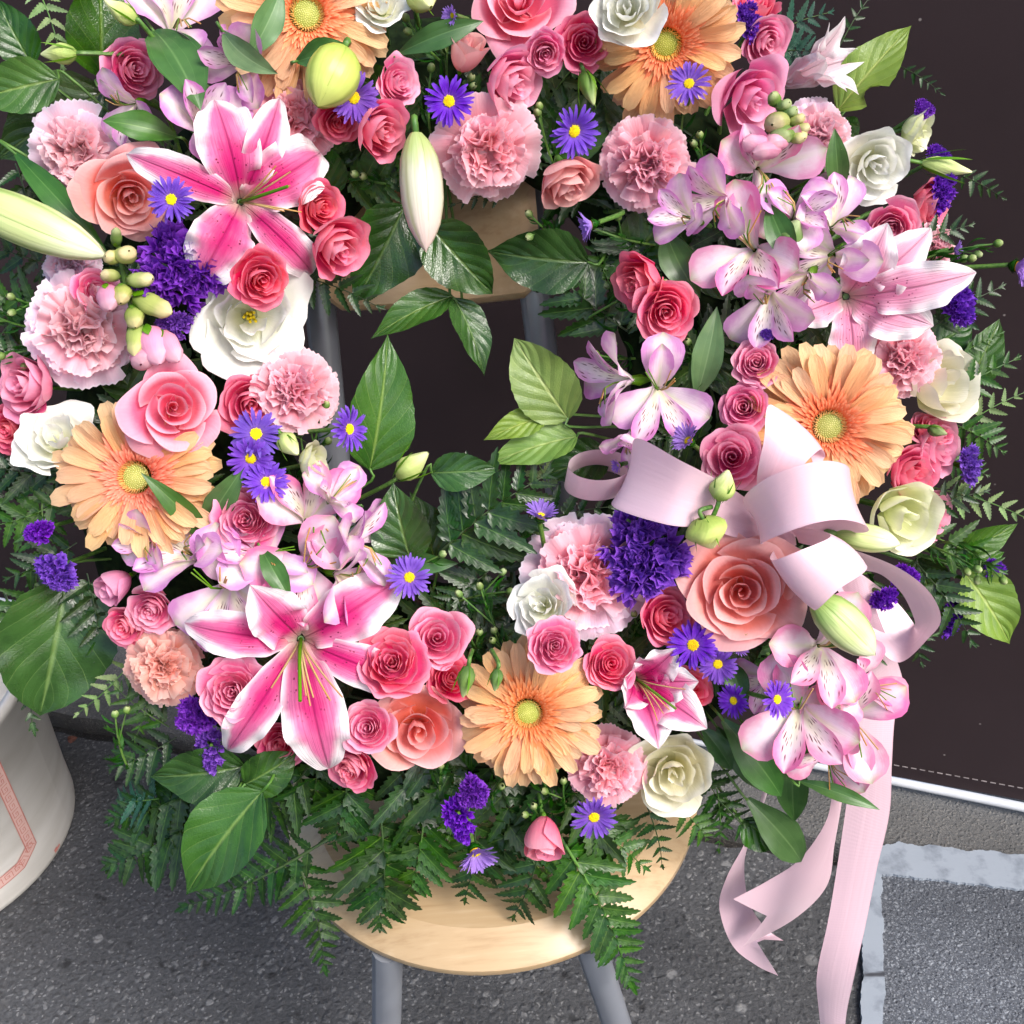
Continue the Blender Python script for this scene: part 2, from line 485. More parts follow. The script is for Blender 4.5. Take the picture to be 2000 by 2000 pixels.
def spline(pts, n):
    """Catmull-Rom through the points, n samples."""
    p = np.array([list(q) for q in pts], dtype=float)
    p = np.vstack([2 * p[0] - p[1], p, 2 * p[-1] - p[-2]])
    m = len(p) - 3
    out = []
    for i in range(n):
        t = i / (n - 1) * m
        k = min(int(t), m - 1)
        t -= k
        a, b, c, d = p[k], p[k + 1], p[k + 2], p[k + 3]
        out.append(0.5 * (2 * b + (c - a) * t + (2 * a - 5 * b + 4 * c - d) * t * t + (3 * b - a - 3 * c + d) * t ** 3))
    return np.array(out)


def link(o):
    COL.objects.link(o)
    return o


def obj(name, me, parent=None, mat=None, matrix=None, kind=None):
    o = bpy.data.objects.new(name, me)
    if parent is not None:
        o.parent = parent
    if matrix is not None:
        o.matrix_local = matrix
    link(o)
    if mat is not None and len(o.material_slots):
        o.material_slots[0].link = 'OBJECT'
        o.material_slots[0].material = mat
    if kind:
        o['kind'] = kind
    return o


def empty(name, matrix):
    o = bpy.data.objects.new(name, None)
    o.empty_display_size = 0.01
    o.matrix_world = matrix
    link(o)
    return o


def tag(o, label, cat, group=None):
    o['label'] = label
    o['category'] = cat
    if group:
        o['group'] = group
    return o


P_LILY = [(0, .22), (.1, .38), (.25, .72), (.42, .97), (.55, 1.0), (.7, .88), (.84, .58), (.93, .3), (1, .02)]
P_LILYN = [(0, .25), (.15, .5), (.3, .78), (.5, 1.0), (.65, .95), (.8, .68), (.92, .32), (1, .02)]
P_OBOV = [(0, .2), (.15, .3), (.35, .6), (.55, .88), (.72, 1.0), (.85, .9), (.93, .62), (.97, .3), (1, .05)]
P_SPAT = [(0, .28), (.2, .38), (.45, .72), (.65, 1.0), (.8, .93), (.92, .55), (1, .06)]
P_GERB = [(0, .35), (.2, .6), (.45, .88), (.7, 1.0), (.84, .98), (.94, .8), (1, .42)]
P_RAY = [(0, .45), (.3, .8), (.65, 1.0), (.88, .9), (1, .35)]
P_SALAL = [(0, .04), (.04, .3), (.12, .68), (.24, .93), (.36, 1.0), (.5, .93), (.64, .74), (.77, .48), (.87, .25), (.94, .09), (1, .0)]
P_OVATE = [(0, .05), (.05, .4), (.15, .78), (.3, .98), (.42, 1.0), (.58, .9), (.74, .66), (.87, .36), (.95, .12), (1, .0)]
P_LANCE = [(0, .14), (.12, .4), (.3, .8), (.48, 1.0), (.65, .86), (.82, .5), (.93, .2), (1, .0)]
P_FLO = [(0, .5), (.4, 1.0), (.8, .7), (1, .05)]


def tongue_grid(L=1, Wd=.3, prof=P_LILY, e0=50, e1=-20, eb=1.0, chan=0.0, ruf=0.0, rk=3.0, nu=6, nv=12, seed=0, x0=0.03, z0=0.0, side=0.0, twist=0.0, teeth=0.0, chord=False):
    rs = np.random.RandomState(seed)
    t = np.linspace(0, 1, nv + 1)
    s = np.linspace(-1, 1, nu + 1)
    e = np.radians(e0 + (e1 - e0) * t ** eb)
    dx, dz = np.cos(e), np.sin(e)
    x = np.concatenate([[0], np.cumsum((dx[1:] + dx[:-1]) / 2)]) / nv * L
    z = np.concatenate([[0], np.cumsum((dz[1:] + dz[:-1]) / 2)]) / nv * L
    if chord:
        a = math.atan2(z[-1], x[-1])
        k = L / math.hypot(x[-1], z[-1])
        x, z = (x * math.cos(a) + z * math.sin(a)) * k, (-x * math.sin(a) + z * math.cos(a)) * k
        e = e - a
    w = np.interp(t, [p[0] for p in prof], [p[1] for p in prof]) * Wd
    S, T = np.meshgrid(s, t)
    w2 = w[:, None] * np.ones_like(S)
    if teeth:
        w2 = w2 * (1 + teeth * (np.arange(nv + 1) % 2)[:, None] * (np.abs(S) > 0.9))
    ph = rs.rand(4) * 6.28
    sgn = np.sign(S)
    wave = np.sin(2 * np.pi * rk * T + ph[0] + sgn * ph[1]) + 0.6 * np.sin(2 * np.pi * rk * 1.7 * T + ph[2] + sgn * ph[3])
    off = chan * Wd * np.abs(S) ** 1.5 * (w / Wd)[:, None] + ruf * Wd * np.abs(S) ** 2.2 * wave * np.sin(np.pi * np.clip(T * 0.9 + .08, 0, 1))
    tw = np.radians(twist) * T
    yl, zl = S * w2 * np.cos(tw) - off * np.sin(tw), S * w2 * np.sin(tw) + off * np.cos(tw)
    X = x0 + x[:, None] - np.sin(e)[:, None] * zl
    Y = side * L * (t ** 2)[:, None] + yl
    Z = z0 + z[:, None] + np.cos(e)[:, None] * zl
    return np.stack([X, Y, Z], -1), (S + 1) / 2, T


def tongue(name, mat, **k):
    return MB().grid(*tongue_grid(**k)).mesh(name, mat)


def rotz(a):
    return Matrix.Rotation(a, 4, 'Z')


def rot_np(P, M4):
    A = np.array(M4.to_3x3())
    return P @ A.T + np.array(M4.to_translation())


def bud_grid(L, r, prof, n=12, nv=10, ridges=0, amp=0.0, swirl=0.0):
    """A closed bud along +Z."""
    t = np.linspace(0, 1, nv + 1)
    a = np.linspace(0, 2 * np.pi, n * (1 if not ridges else 2) + 1)
    rr = np.interp(t, [p[0] for p in prof], [p[1] for p in prof]) * r
    A, T = np.meshgrid(a, t)
    R = rr[:, None] * (1 + amp * np.cos(ridges * A)) if ridges else rr[:, None] * np.ones_like(A)
    A2 = A + swirl * T
    return np.stack([R * np.cos(A2), R * np.sin(A2), T * L], -1), A / (2 * np.pi), T


# ------------------------------------------------------------------ flower prototypes (radius 1, facing +Z): lists of (part name, mesh, local matrix, kind)
I4 = Matrix.Identity(4)


def rose_proto(seed, n=20, H=0.95, spread=1.0, p=0.95, ruffle=0.02, curl=0.22, wide=2.0, narrow=0.85, core=0.07, point=0.0, jit=.07, key='rose_pink', nu=16, nv=10, name='petal', droop=0.5):
    rs = np.random.RandomState(seed)
    out, grids = [], []
    s = np.linspace(-1, 1, nu + 1)
    t = np.linspace(0, 1, nv + 1)
    S, T0 = np.meshgrid(s, t)
    T = T0 * (1 - 0.26 * np.abs(S) ** 3.2)
    for i in range(n):
        f = i / (n - 1)
        phi = i * 2.39996 + rs.uniform(-.3, .3)
        rr = core + (1 - core) * min(1.0, i / (n - 3.5)) ** p
        rr *= 1 + rs.uniform(-jit, jit)
        tilt_a, tilt_k = rs.uniform(0, 6.28), rs.uniform(0, jit) * 1.6
        zr = H * (1 - droop * f ** 2) - 0.10 * math.exp(-(f / .16) ** 2) + rs.uniform(-.03, .03)
        Wd = wide + (narrow - wide) * f ** 0.55
        g = np.sin(np.clip(T * (1.25 - .15 * f), 0, 1) * np.pi / 2) ** (0.75 + .2 * f)
        close = (1 - f) ** 2 * 0.18
        r = rr * g * (1 - close * np.clip(T - .6, 0, 1) * 2.5)
        z = zr * T ** (1.15 + .5 * f)
        sm = np.clip((T - .66) / .34, 0, 1) ** 2
        c = (curl * (0.25 + .75 * f) + rs.uniform(-.04, .06)) * (0.4 + .6 * spread)
        edge = 1 - 0.35 * np.abs(S) ** 2.5
        r = r + rr * c * sm * edge + 0.02 * sm
        z = z - rr * c * 0.75 * sm * sm * edge - 0.10 * (f + .15) * np.abs(S) ** 3 * T
        th = phi + S * Wd * (0.4 + .6 * np.sin(np.clip(T * 1.2, 0, 1) * np.pi / 2)) * (1 - 0.22 * sm)
        r = r * (1 + (0.10 + .04 * (1 - f)) * S * T)
        ph = rs.rand(3) * 6.28
        rip = ruffle * (np.sin(5 * S + ph[0]) + .7 * np.sin(9 * S + ph[1])) * T ** 3
        r = r + rip * (0.5 + f)
        z = z + rip * 0.8 * np.cos(ph[2])
        if point:
            tipb = np.exp(-(S / .22) ** 2) * sm * point * f
            r = r + tipb * rr
        z = z + tilt_k * r * np.cos(th - tilt_a) * T
        fold = rs.uniform(-1, 1) * jit * 1.2
        r = r + fold * np.sin(S * rs.uniform(2, 4) + ph[1]) * T ** 2 * rr
        P = np.stack([r * np.cos(th), r * np.sin(th), z - H * 0.75], -1)
        grids.append(P)
    k_ = 1 / np.percentile(np.hypot(np.concatenate([g_[-3:, :, 0].ravel() for g_ in grids[-7:]]), np.concatenate([g_[-3:, :, 1].ravel() for g_ in grids[-7:]])), 85)
    for P in grids:
        out.append((name, MB().grid(P * k_, (S + 1) / 2, T0).mesh(name, M[key]), I4, None))
    # hip and sepals under the bloom
    zb = -H * 0.75 * k_
    out.append(('hip', MB().grid(*bud_grid(0.3, 0.15, [(0, .3), (.4, .8), (1, 1)], 8, 4)).mesh('hip', M['sepal']), Matrix.Translation((0, 0, zb - .24)), None))
    for j in range(4):
        me = tongue('sepal', M['sepal'], L=.65, Wd=.13, prof=P_LANCE, e0=5, e1=40, nu=2, nv=6, seed=seed + j, x0=.08, z0=zb - .02)
        out.append(('sepal', me, rotz(j * 1.57 + .4), None))
    return out


def carnation_proto(seed, n_out=11, n_mid=14, n_in=20):
    rs = np.random.RandomState(seed)

    def petal(elev, L, half, amp, k):
        nu, nv = 26, 6
        s = np.linspace(-1, 1, nu + 1)
        t = np.linspace(0, 1, nv + 1)
        S, T = np.meshgrid(s, t)
        e = np.radians(elev + 25 - 45 * t)
        x = np.concatenate([[0], np.cumsum(np.cos((e[1:] + e[:-1]) / 2))]) / nv * L
        z = np.concatenate([[0], np.cumsum(np.sin((e[1:] + e[:-1]) / 2))]) / nv * L
        ph = rs.rand(3) * 6.28
        ser = 1 + np.where((np.arange(nu + 1) % 2)[None, :] == 1, .022, -.014) * (T > .99) * rs.uniform(.3, 1.6, nu + 1)[None, :] - .12 * np.abs(S) ** 3 * T + .03 * T * np.sin(3 * S + ph[2])
        w = L * half * (0.15 + .85 * T ** .8)
        off = amp * T ** 1.6 * (np.sin(k * S + ph[0]) + .55 * np.sin(k * 2.1 * S + ph[1])) + .06 * rs.randn(1) * T
        X = x[:, None] * ser * np.cos(S * half * .7) - np.sin(e)[:, None] * off
        Y = S * w
        Z = z[:, None] * ser + np.cos(e)[:, None] * off
        return np.stack([X, Y, Z], -1), (S + 1) / 2, T

    out = []
    for i in range(n_out):
        P, U, T = petal(rs.uniform(-10, 16), rs.uniform(.84, 1.08), .72, .07, rs.uniform(3, 6))
        P[..., 2] -= .25
        out.append(('outer_petal', MB().grid(P, U, T).mesh('outer_petal', M['carn']), rotz(i * 6.283 / n_out + rs.uniform(-.15, .15)), None))
    for i in range(n_mid):
        P, U, T = petal(rs.uniform(12, 56), rs.uniform(.68, .95), .66, .11, rs.uniform(3, 6))
        P[..., 2] -= .2
        out.append(('petal', MB().grid(P, U, T).mesh('petal', M['carn']), rotz(i * 2.39996 + rs.uniform(-.2, .2)), None))
    mb = MB()
    for i in range(n_in):
        P, U, T = petal(rs.uniform(42, 88), rs.uniform(.48, .76), .7, .14, rs.uniform(3, 7))
        P[..., 2] -= .15
        P[..., 0] += rs.uniform(0, .16)
        mb.grid(rot_np(P, rotz(i * 2.39996)), U, T)
    A, T = np.meshgrid(np.linspace(0, 6.2832, 25), np.linspace(0, 1, 7))  # filler dome added under the inner petals to keep crevices from going dark
    Rr = .5 * np.cos(T * 1.5708) * (1 + .12 * np.sin(A * 7 + T * 9)) + .001
    mb.grid(np.stack([Rr * np.cos(A), Rr * np.sin(A), .02 + .26 * np.sin(T * 1.5708) + .03 * np.sin(A * 9 + T * 11)], -1), A / 6.2832, T * .4 + .3)
    out.append(('ruffled_centre', mb.mesh('ruffled_centre', M['carn']), I4, 'stuff'))
    out.append(('calyx', MB().grid(*bud_grid(.6, .2, [(0, .5), (.5, .85), (1, 1)], 8, 3)).mesh('calyx', M['sepal']), Matrix.Translation((0, 0, -.75)), None))
    return out


def gerbera_proto(seed):
    rs = np.random.RandomState(seed)
    out = []
    outer = [tongue('ray_petal', M['gerb'], L=.82, Wd=.108, prof=P_GERB, e0=16, e1=-14 - 6 * j, chan=.35, ruf=.12, rk=1.2, nu=4, nv=8, seed=seed + j, x0=.2, z0=-.06) for j in range(4)]
    second = [tongue('ray_petal', M['gerb'], L=.71, Wd=.1, prof=P_GERB, e0=26, e1=-8 - 8 * j, chan=.4, ruf=.15, rk=1.2, nu=4, nv=8, seed=seed + 9 + j, x0=.2, z0=-.02) for j in range(3)]
    for i in range(32):
        sc = rs.uniform(.88, 1.06)
        m = rotz(i * 6.283 / 32 + rs.uniform(-.06, .06)) @ Matrix.Rotation(rs.uniform(-.12, .16), 4, 'Y') @ Matrix.Rotation(rs.uniform(-.25, .25), 4, 'X') @ Matrix.Diagonal((sc, sc * rs.uniform(.9, 1.15), sc, 1))
        out.append(('ray_petal', outer[rs.randint(4)], m, None))
    for i in range(25):
        sc = rs.uniform(.8, 1.08)
        m = rotz(i * 6.283 / 25 + rs.uniform(-.12, .12)) @ Matrix.Rotation(rs.uniform(-.15, .1), 4, 'Y') @ Matrix.Rotation(rs.uniform(-.3, .3), 4, 'X') @ Matrix.Diagonal((sc, sc, sc, 1))
        out.append(('ray_petal', second[rs.randint(3)], m, None))
    mb = MB()
    for ring, (n, x0, L, e0, wd) in enumerate([(60, .25, .36, 20, .034), (60, .24, .31, 28, .032), (56, .23, .26, 36, .03), (52, .21, .2, 46, .026), (50, .20, .15, 55, .022), (46, .19, .1, 64, .018)]):
        for i in range(n):
            P, U, T = tongue_grid(L=L * rs.uniform(.75, 1.25), Wd=wd, prof=P_FLO, e0=e0 + rs.uniform(-8, 10), e1=e0 - 34 + rs.uniform(-12, 12), chan=.4, nu=2, nv=4, seed=rs.randint(999), x0=x0, z0=.0 + .01 * ring)
            mb.grid(rot_np(P, rotz(i * 6.283 / n + rs.uniform(-.06, .06))), U, T)
    out.append(('inner_florets', mb.mesh('inner_florets', M['gerb_in']), I4, 'stuff'))
    mb = MB()
    for k in range(5):
        n = 34
        for i in range(n):
            P, U, T = tongue_grid(L=.055 + .012 * (4 - k), Wd=.011, prof=P_FLO, e0=80, e1=55, nu=2, nv=2, x0=.135 + .018 * k, z0=.045 - .004 * k, seed=k * 50 + i)
            mb.grid(rot_np(P, rotz((i + .5 * (k % 2)) * 6.283 / n + rs.uniform(-.05, .05))), U, T)
    out.append(('disc_ring', mb.mesh('disc_ring', M['gerb_ring']), I4, 'stuff'))
    mb = MB()
    t = np.linspace(0, 1, 6)
    a = np.linspace(0, 6.2832, 21)
    A, T = np.meshgrid(a, t)
    mb.grid(np.stack([.16 * (1 - T) * np.cos(A), .16 * (1 - T) * np.sin(A), .05 + .035 * np.sqrt(T)], -1), A / 6.28, T * 0.5)
    for i in range(150):
        r = .155 * math.sqrt((i + .5) / 150)
        th = i * 2.39996
        c = (r * math.cos(th), r * math.sin(th), .055 + .032 * math.sqrt(max(0, 1 - r / .16)))
        q = .0095
        mb.raw([(c[0] + q, c[1], c[2]), (c[0], c[1] + q, c[2]), (c[0] - q, c[1], c[2]), (c[0], c[1] - q, c[2]), (c[0], c[1], c[2] + q * 1.6)], [(0, 1, 4), (1, 2, 4), (2, 3, 4), (3, 0, 4)], (rs.rand(), rs.uniform(.4, 1)))
    out.append(('eye', mb.mesh('eye', M['gerb_eye']), I4, 'stuff'))
    out.append(('calyx', MB().grid(*bud_grid(.3, .28, [(0, .25), (.6, .7), (1, 1)], 10, 4)).mesh('calyx', M['sepal']), Matrix.Translation((0, 0, -.33)), None))
    return out


def aster_proto(seed, n=40, cup=8, key='aster', eye=.21):
    rs = np.random.RandomState(seed)
    mb = MB()
    for i in range(n):
        row = i % 2
        P, U, T = tongue_grid(L=rs.uniform(.72, .88) - .06 * row, Wd=rs.uniform(.06, .09), prof=P_RAY, e0=cup + 14 + 12 * row + rs.uniform(-6, 6), e1=cup - 18 + 10 * row + rs.uniform(-14, 14), chan=.3, nu=2, nv=5, seed=rs.randint(999), x0=.16, z0=.0 + .02 * row, side=rs.uniform(-.08, .08), twist=rs.uniform(-30, 30))
        mb.grid(rot_np(P, rotz(i * 6.2832 / n + rs.uniform(-.07, .07))), U, T)
    out = [('ray_petals', mb.mesh('ray_petals', M[key]), I4, 'stuff')]
    mb = MB()
    for i in range(60):
        r = eye * math.sqrt((i + .5) / 60)
        th = i * 2.39996
        z = .05 + .1 * math.sqrt(max(0, 1 - (r / (eye * 1.05)) ** 2))
        q = eye * .17
        mb.raw([(r * math.cos(th) + q * math.cos(b), r * math.sin(th) + q * math.sin(b), z) for b in (0, 1.57, 3.14, 4.71)] + [(r * math.cos(th), r * math.sin(th), z + q * 1.3)], [(0, 1, 4), (1, 2, 4), (2, 3, 4), (3, 0, 4)], (rs.rand(), rs.uniform(.2, 1)))
    a = np.linspace(0, 6.2832, 15)
    A, T = np.meshgrid(a, np.linspace(0, 1, 4))
    mb.grid(np.stack([eye * 1.05 * (1 - T) * np.cos(A), eye * 1.05 * (1 - T) * np.sin(A), .02 + .1 * np.sqrt(T)], -1), A / 6.28, T * .4)
    out.append(('disc', mb.mesh('disc', M['aster_eye']), I4, None))
    mb = MB().grid(*bud_grid(.35, .26, [(0, .35), (.5, .9), (1, 1)], 9, 4))
    for i in range(14):
        P, U, T = tongue_grid(L=.3, Wd=.05, prof=P_LANCE, e0=60, e1=10, nu=2, nv=3, seed=i, x0=.16, z0=.12)
        mb.grid(rot_np(P, rotz(i * .449)), U, T)
    out.append(('calyx', mb.mesh('calyx', M['sprig']), Matrix.Translation((0, 0, -.36)), None))
    return out


def statice_proto(seed, n=85, squash=(1, .8, .5)):
    rs = np.random.RandomState(seed)
    mb = MB()
    lobes = [(rs.uniform(-.5, .5), rs.uniform(-.4, .4), rs.uniform(.35, .55)) for _ in range(5)]
    k = 0
    while k < n:
        lx, ly, lr = lobes[rs.randint(5)]
        d = rs.randn(3)
        d[2] = abs(d[2]) + .15
        d /= np.linalg.norm(d)
        c = np.array([lx, ly, 0]) + d * lr
        c *= np.array(squash)
        s = np.linspace(0, 6.2832, 13)
        t = np.linspace(0, 1, 4)
        S, T = np.meshgrid(s, t)
        rr = rs.uniform(.11, .18) * (0.15 + .85 * T ** 1.3) * (1 + .22 * np.sin(5 * S + rs.rand() * 6) * T) * (1 + .12 * np.sin(11 * S) * T)
        zz = .2 * T + .07 * T * np.sin(7 * S + rs.rand() * 6) + .05 * T * np.sin(4 * S + rs.rand() * 6)
        q = Vector((0, 0, 1)).rotation_difference(Vector(d.tolist())).to_matrix().to_4x4()
        P = rot_np(np.stack([rr * np.cos(S), rr * np.sin(S), zz - .1], -1), q) + c
        mb.grid(P, S / 6.2832, T)
        k += 1
    out = [('florets', mb.mesh('florets', M['statice']), I4, 'stuff')]
    mb = MB()
    for lx, ly, lr in lobes:
        mb.tube([(0, 0, -.9), (lx * .5, ly * .5, -.4), (lx, ly, .05)], .05, .09, 5)
    out.append(('stalks', mb.mesh('stalks', M['sepal']), I4, 'stuff'))
    return out


def alstro_proto(seed, cup=0, a='al_out', b='al_in'):
    rs = np.random.RandomState(seed)
    out = []
    for i in range(3):
        me = tongue('outer_tepal', M[a], L=1.12 * rs.uniform(.94, 1.06), Wd=.37 * rs.uniform(.9, 1.1), prof=P_OBOV, e0=62 + cup * .3, e1=-12 + cup + rs.uniform(-12, 12), eb=.8, chan=.22, ruf=.1, rk=1.4, nu=8, nv=11, seed=seed + i, x0=.04, z0=-.5)
        out.append(('outer_tepal', me, rotz(i * 2.0944 + 1.5708 + 3.1416 + rs.uniform(-.12, .12)), None))
    for i in range(3):
        low = i == 2
        me = tongue('inner_tepal', M[b if not low else a], L=1.1 * (1.0 if not low else .95), Wd=.235 if not low else .22, prof=P_SPAT, e0=66 + cup * .3, e1=4 + cup + rs.uniform(-12, 12), eb=.8, chan=.42, ruf=.1, rk=1.2, nu=8, nv=11, seed=seed + 7 + i, x0=.03, z0=-.46)
        ang = (60, 120, 270)[i] if True else 0
        out.append(('inner_tepal', me, rotz(rad(ang) + rs.uniform(-.1, .1)), None))
    for i in range(5):
        an = rad(-90 + rs.uniform(-45, 45))
        x, y = math.cos(an), math.sin(an)
        L = rs.uniform(.34, .55)
        mb = MB().tube([(0, 0, -.45), (.06 * x, .06 * y, -.1), (.16 * x, .16 * y, .1), (L * x, L * y, .2)], .014, .012, 5)
        out.append(('stamen', mb.mesh('stamen', M['sepal'] if i % 2 else M['straw']), I4, None))
        out.append(('anther', MB().tube([(L * x - .04 * y, L * y + .04 * x, .2), (L * x + .04 * y, L * y - .04 * x, .22)], .03, .025, 5).mesh('anther', M['straw']), I4, None))
    out.append(('ovary', MB().grid(*bud_grid(.35, .11, [(0, .4), (.5, 1), (1, .7)], 8, 4)).mesh('ovary', M['sepal']), Matrix.Translation((0, 0, -.8)), None))
    return out

# ------------------------------------------------------------------ the ground, the canvas and the bin
JO, JD = G(1400, 1648), (G(1400, 1648) - G(180, 1441)).normalized()      # the joint between asphalt and kerb
JB = Vector((-JD.y, JD.x, 0))


def ground_mat(name, c1, c2, stone, scale, amount, rough=0.75, blot=None):
    k = NT(name)
    tc = k.n('TexCoord')
    ob = tc.outputs['Object']
    big = k.noise(ob, 5, 4)
    fine = k.noise(ob, scale * 2.2, 4, 0.7)
    wn_ = k.n('TexNoise', {'Vector': ob, 'Scale': scale * 0.9, 'Detail': 2.0})
    wv = k.n('VectorMath', {0: wn_.outputs['Color']}, operation='SCALE')
    wv.inputs['Scale'].default_value = 1.1 / scale
    wa_ = k.n('VectorMath', {0: ob, 1: wv.outputs[0]}, operation='ADD').outputs[0]
    vo = k.n('TexVoronoi', {'Vector': wa_, 'Scale': scale})
    vo2 = k.n('TexVoronoi', {'Vector': wa_, 'Scale': scale * 2.4})
    col = k.mix(k.rng(fine, 0.3, 0.7), c1, c2)
    rnd = k.n('SeparateColor', {0: vo.outputs['Color']})
    st = k.math('MULTIPLY', k.rng(rnd.outputs[0], amount, amount + 0.05), k.rng(vo.outputs['Distance'], 0.42, 0.3))
    rnd2 = k.n('SeparateColor', {0: vo2.outputs['Color']})
    st2 = k.math('MULTIPLY', k.rng(rnd2.outputs[1], amount - 0.08, amount), k.rng(vo2.outputs['Distance'], 0.45, 0.3))
    col = k.mix(k.math('MULTIPLY', st, 0.42), col, k.mix(rnd.outputs[1], stone, c2))
    col = k.mix(k.math('MULTIPLY', st2, 0.4), col, stone)
    if blot:
        v3 = k.noise(ob, 26, 3, 0.55)
        col = k.mix(k.rng(v3, 0.62, 0.7), col, blot)
        v4 = k.n('TexVoronoi', {'Vector': ob, 'Scale': 38.0})
        r4 = k.n('SeparateColor', {0: v4.outputs['Color']})
        col = k.mix(k.math('MULTIPLY', k.math('MULTIPLY', k.rng(v4.outputs['Distance'], 0.36, 0.26), k.rng(r4.outputs[0], 0.9, 0.92)), 0.7), col, k.mix(r4.outputs[1], stone, blot))
    col = k.mix(k.rng(big, 0.35, 0.7, 0.0, 0.55), col, tuple(x * 0.6 for x in c1[:3]) + (1,))
    h = k.math('ADD', k.math('MULTIPLY', fine, 0.7), k.math('MULTIPLY', k.rng(vo.outputs['Distance'], 0.5, 0.1), 0.5))
    nrm = k.bump(h, 0.8, 0.004)
    k.put(k.b.inputs['Base Color'], col)
    k.b.inputs['Roughness'].default_value = rough
    return k.m


M['asphalt'] = ground_mat('worn asphalt', lin(50, 51, 53), lin(86, 87, 90), lin(158, 158, 158), 85, 0.78, blot=lin(32, 32, 34))
M['kerb'] = ground_mat('grey concrete', lin(84, 84, 84), lin(108, 107, 106), lin(150, 145, 136), 170, 0.75)
M['paver'] = ground_mat('speckled grey paving', lin(52, 55, 62), lin(106, 111, 120), lin(182, 188, 196), 150, 0.5)
M['dirt'] = ground_mat('dark joint dirt', lin(26, 24, 22), lin(44, 40, 36), lin(130, 124, 112), 130, 0.86)


def sealant_mat():
    k = NT('pale blue white paint')
    tc = k.n('TexCoord')
    ob = tc.outputs['Object']
    n1 = k.noise(ob, 22, 5, 0.6)
    n2 = k.noise(k.scaled(ob, (6, 40, 1)), 1.0, 4)
    col = k.mix(k.rng(n1, 0.5, 0.72), lin(142, 150, 160), lin(90, 97, 108))
    col = k.mix(k.rng(n2, 0.66, 0.72), col, lin(60, 62, 68))
    k.put(k.b.inputs['Base Color'], col)
    k.b.inputs['Roughness'].default_value = 0.6
    k.bump(n1, 0.4, 0.003)
    return k.m


M['paint'] = sealant_mat()


def gp(a, b, z=0.0):
    return JO + JD * a + JB * b + Vector((0, 0, z))


def gco(px, py):
    q = G(px, py) - JO
    return q.dot(JD), q.dot(JB)


def slab(name, poly, top, bottom, mat):
    n = len(poly)
    vs_ = [tuple(gp(a, b, top)) for a, b in poly] + [tuple(gp(a, b, bottom)) for a, b in poly]
    fs = [tuple(range(n)), tuple(range(2 * n - 1, n - 1, -1))] + [(i, i + n, (i + 1) % n + n, (i + 1) % n) for i in range(n)]
    o = obj(name, MB().raw(vs_, fs).mesh(name, mat, smooth=False))
    return o


def jag(a0, b0, a1, b1, amp, n, rs):
    out = []
    for i in range(n + 1):
        t = i / n
        out.append((a0 + (a1 - a0) * t + rs.uniform(-amp, amp), b0 + (b1 - b0) * t + rs.uniform(-amp, amp)))
    return out


rs0 = np.random.RandomState(4)
sa0, sb0 = gco(1722, 1712)
sa1, sb1 = gco(1718, 2000)
dirv = ((sa1 - sa0), (sb1 - sb0))
sa2, sb2 = sa0 + dirv[0] * 6, sb0 + dirv[1] * 6
o = obj('ground', MB().raw([tuple(gp(-40, -40, -.035)), tuple(gp(40, -40, -.035)), tuple(gp(40, 40, -.035)), tuple(gp(-40, 40, -.035))], [(0, 1, 2, 3)]).mesh('ground', M['dirt']))
o['kind'] = 'structure'
edge_f = jag(-6, -.002, sa0, -.002, .0035, 260, rs0)
o = slab('asphalt_pavement', [(-6, -5)] + [(sa2, -5)] + [(sa2, sb2), (sa0, sb0)] + [(a, b) for a, b in edge_f[::-1]], 0, -.06, M['asphalt'])
o['kind'] = 'structure'
o = slab('concrete_kerb', jag(-6, .036, 6, .036, .003, 360, rs0) + [(6, 4), (-6, 4)], 0.004, -.06, M['kerb'])
o['kind'] = 'structure'


def wobble(pix, amp, n, rs, z):
    """an uneven edge through pixels, on the ground"""
    pts = spline([G(x, y, z) for x, y in pix], n)
    a = np.zeros(n)
    for f in (5, 11, 23, 47, 90):
        a += np.sin(np.linspace(0, 6.283 * f, n) + rs.rand() * 6.28) * rs.uniform(.3, 1) / (f / 5) ** .5
    d = np.gradient(pts, axis=0)
    nrm = np.stack([-d[:, 1], d[:, 0], 0 * d[:, 0]], -1)
    nrm /= np.linalg.norm(nrm, axis=1, keepdims=True)
    return [tuple(p) for p in pts + nrm * (a * amp)[:, None]]


def plate(name, top, z, bottom, mat):
    n = len(top)
    vs_ = [(p[0], p[1], z) for p in top] + [(p[0], p[1], bottom) for p in top]
    fs = [tuple(range(n)), tuple(range(2 * n - 1, n - 1, -1))] + [(i, i + n, (i + 1) % n + n, (i + 1) % n) for i in range(n)]
    o = obj(name, MB().raw(vs_, fs).mesh(name, mat, smooth=False))
    o['kind'] = 'structure'
    return o


pt = wobble([(1722, 1702), (1850, 1716), (2000, 1732), (2300, 1764)], .0012, 160, rs0, .003)
pl = wobble([(1712, 2900), (1716, 2200), (1724, 1900), (1720, 1760), (1722, 1702)], .0012, 260, rs0, .003)
plate('paving_slab', pl + pt[1:] + [tuple(G(2300, 2900))], .003, -.06, M['paver'])
e1 = wobble([(1672, 2900), (1680, 2200), (1684, 1900), (1682, 1760), (1684, 1660)], .0016, 260, rs0, .0075)
e2 = wobble([(1690, 1660), (1740, 1647), (1800, 1650), (1900, 1660), (2000, 1668), (2300, 1700)], .0018, 160, rs0, .0075)
e3 = wobble([(2300, 1768), (2000, 1736), (1850, 1720), (1724, 1706)], .0014, 160, rs0, .0075)
e4 = wobble([(1724, 1706), (1722, 1760), (1727, 1900), (1719, 2200), (1714, 2900)], .0014, 260, rs0, .0075)
plate('painted_marking', e1 + e2[1:] + e3 + e4[1:], .0075, -.02, M['paint'])

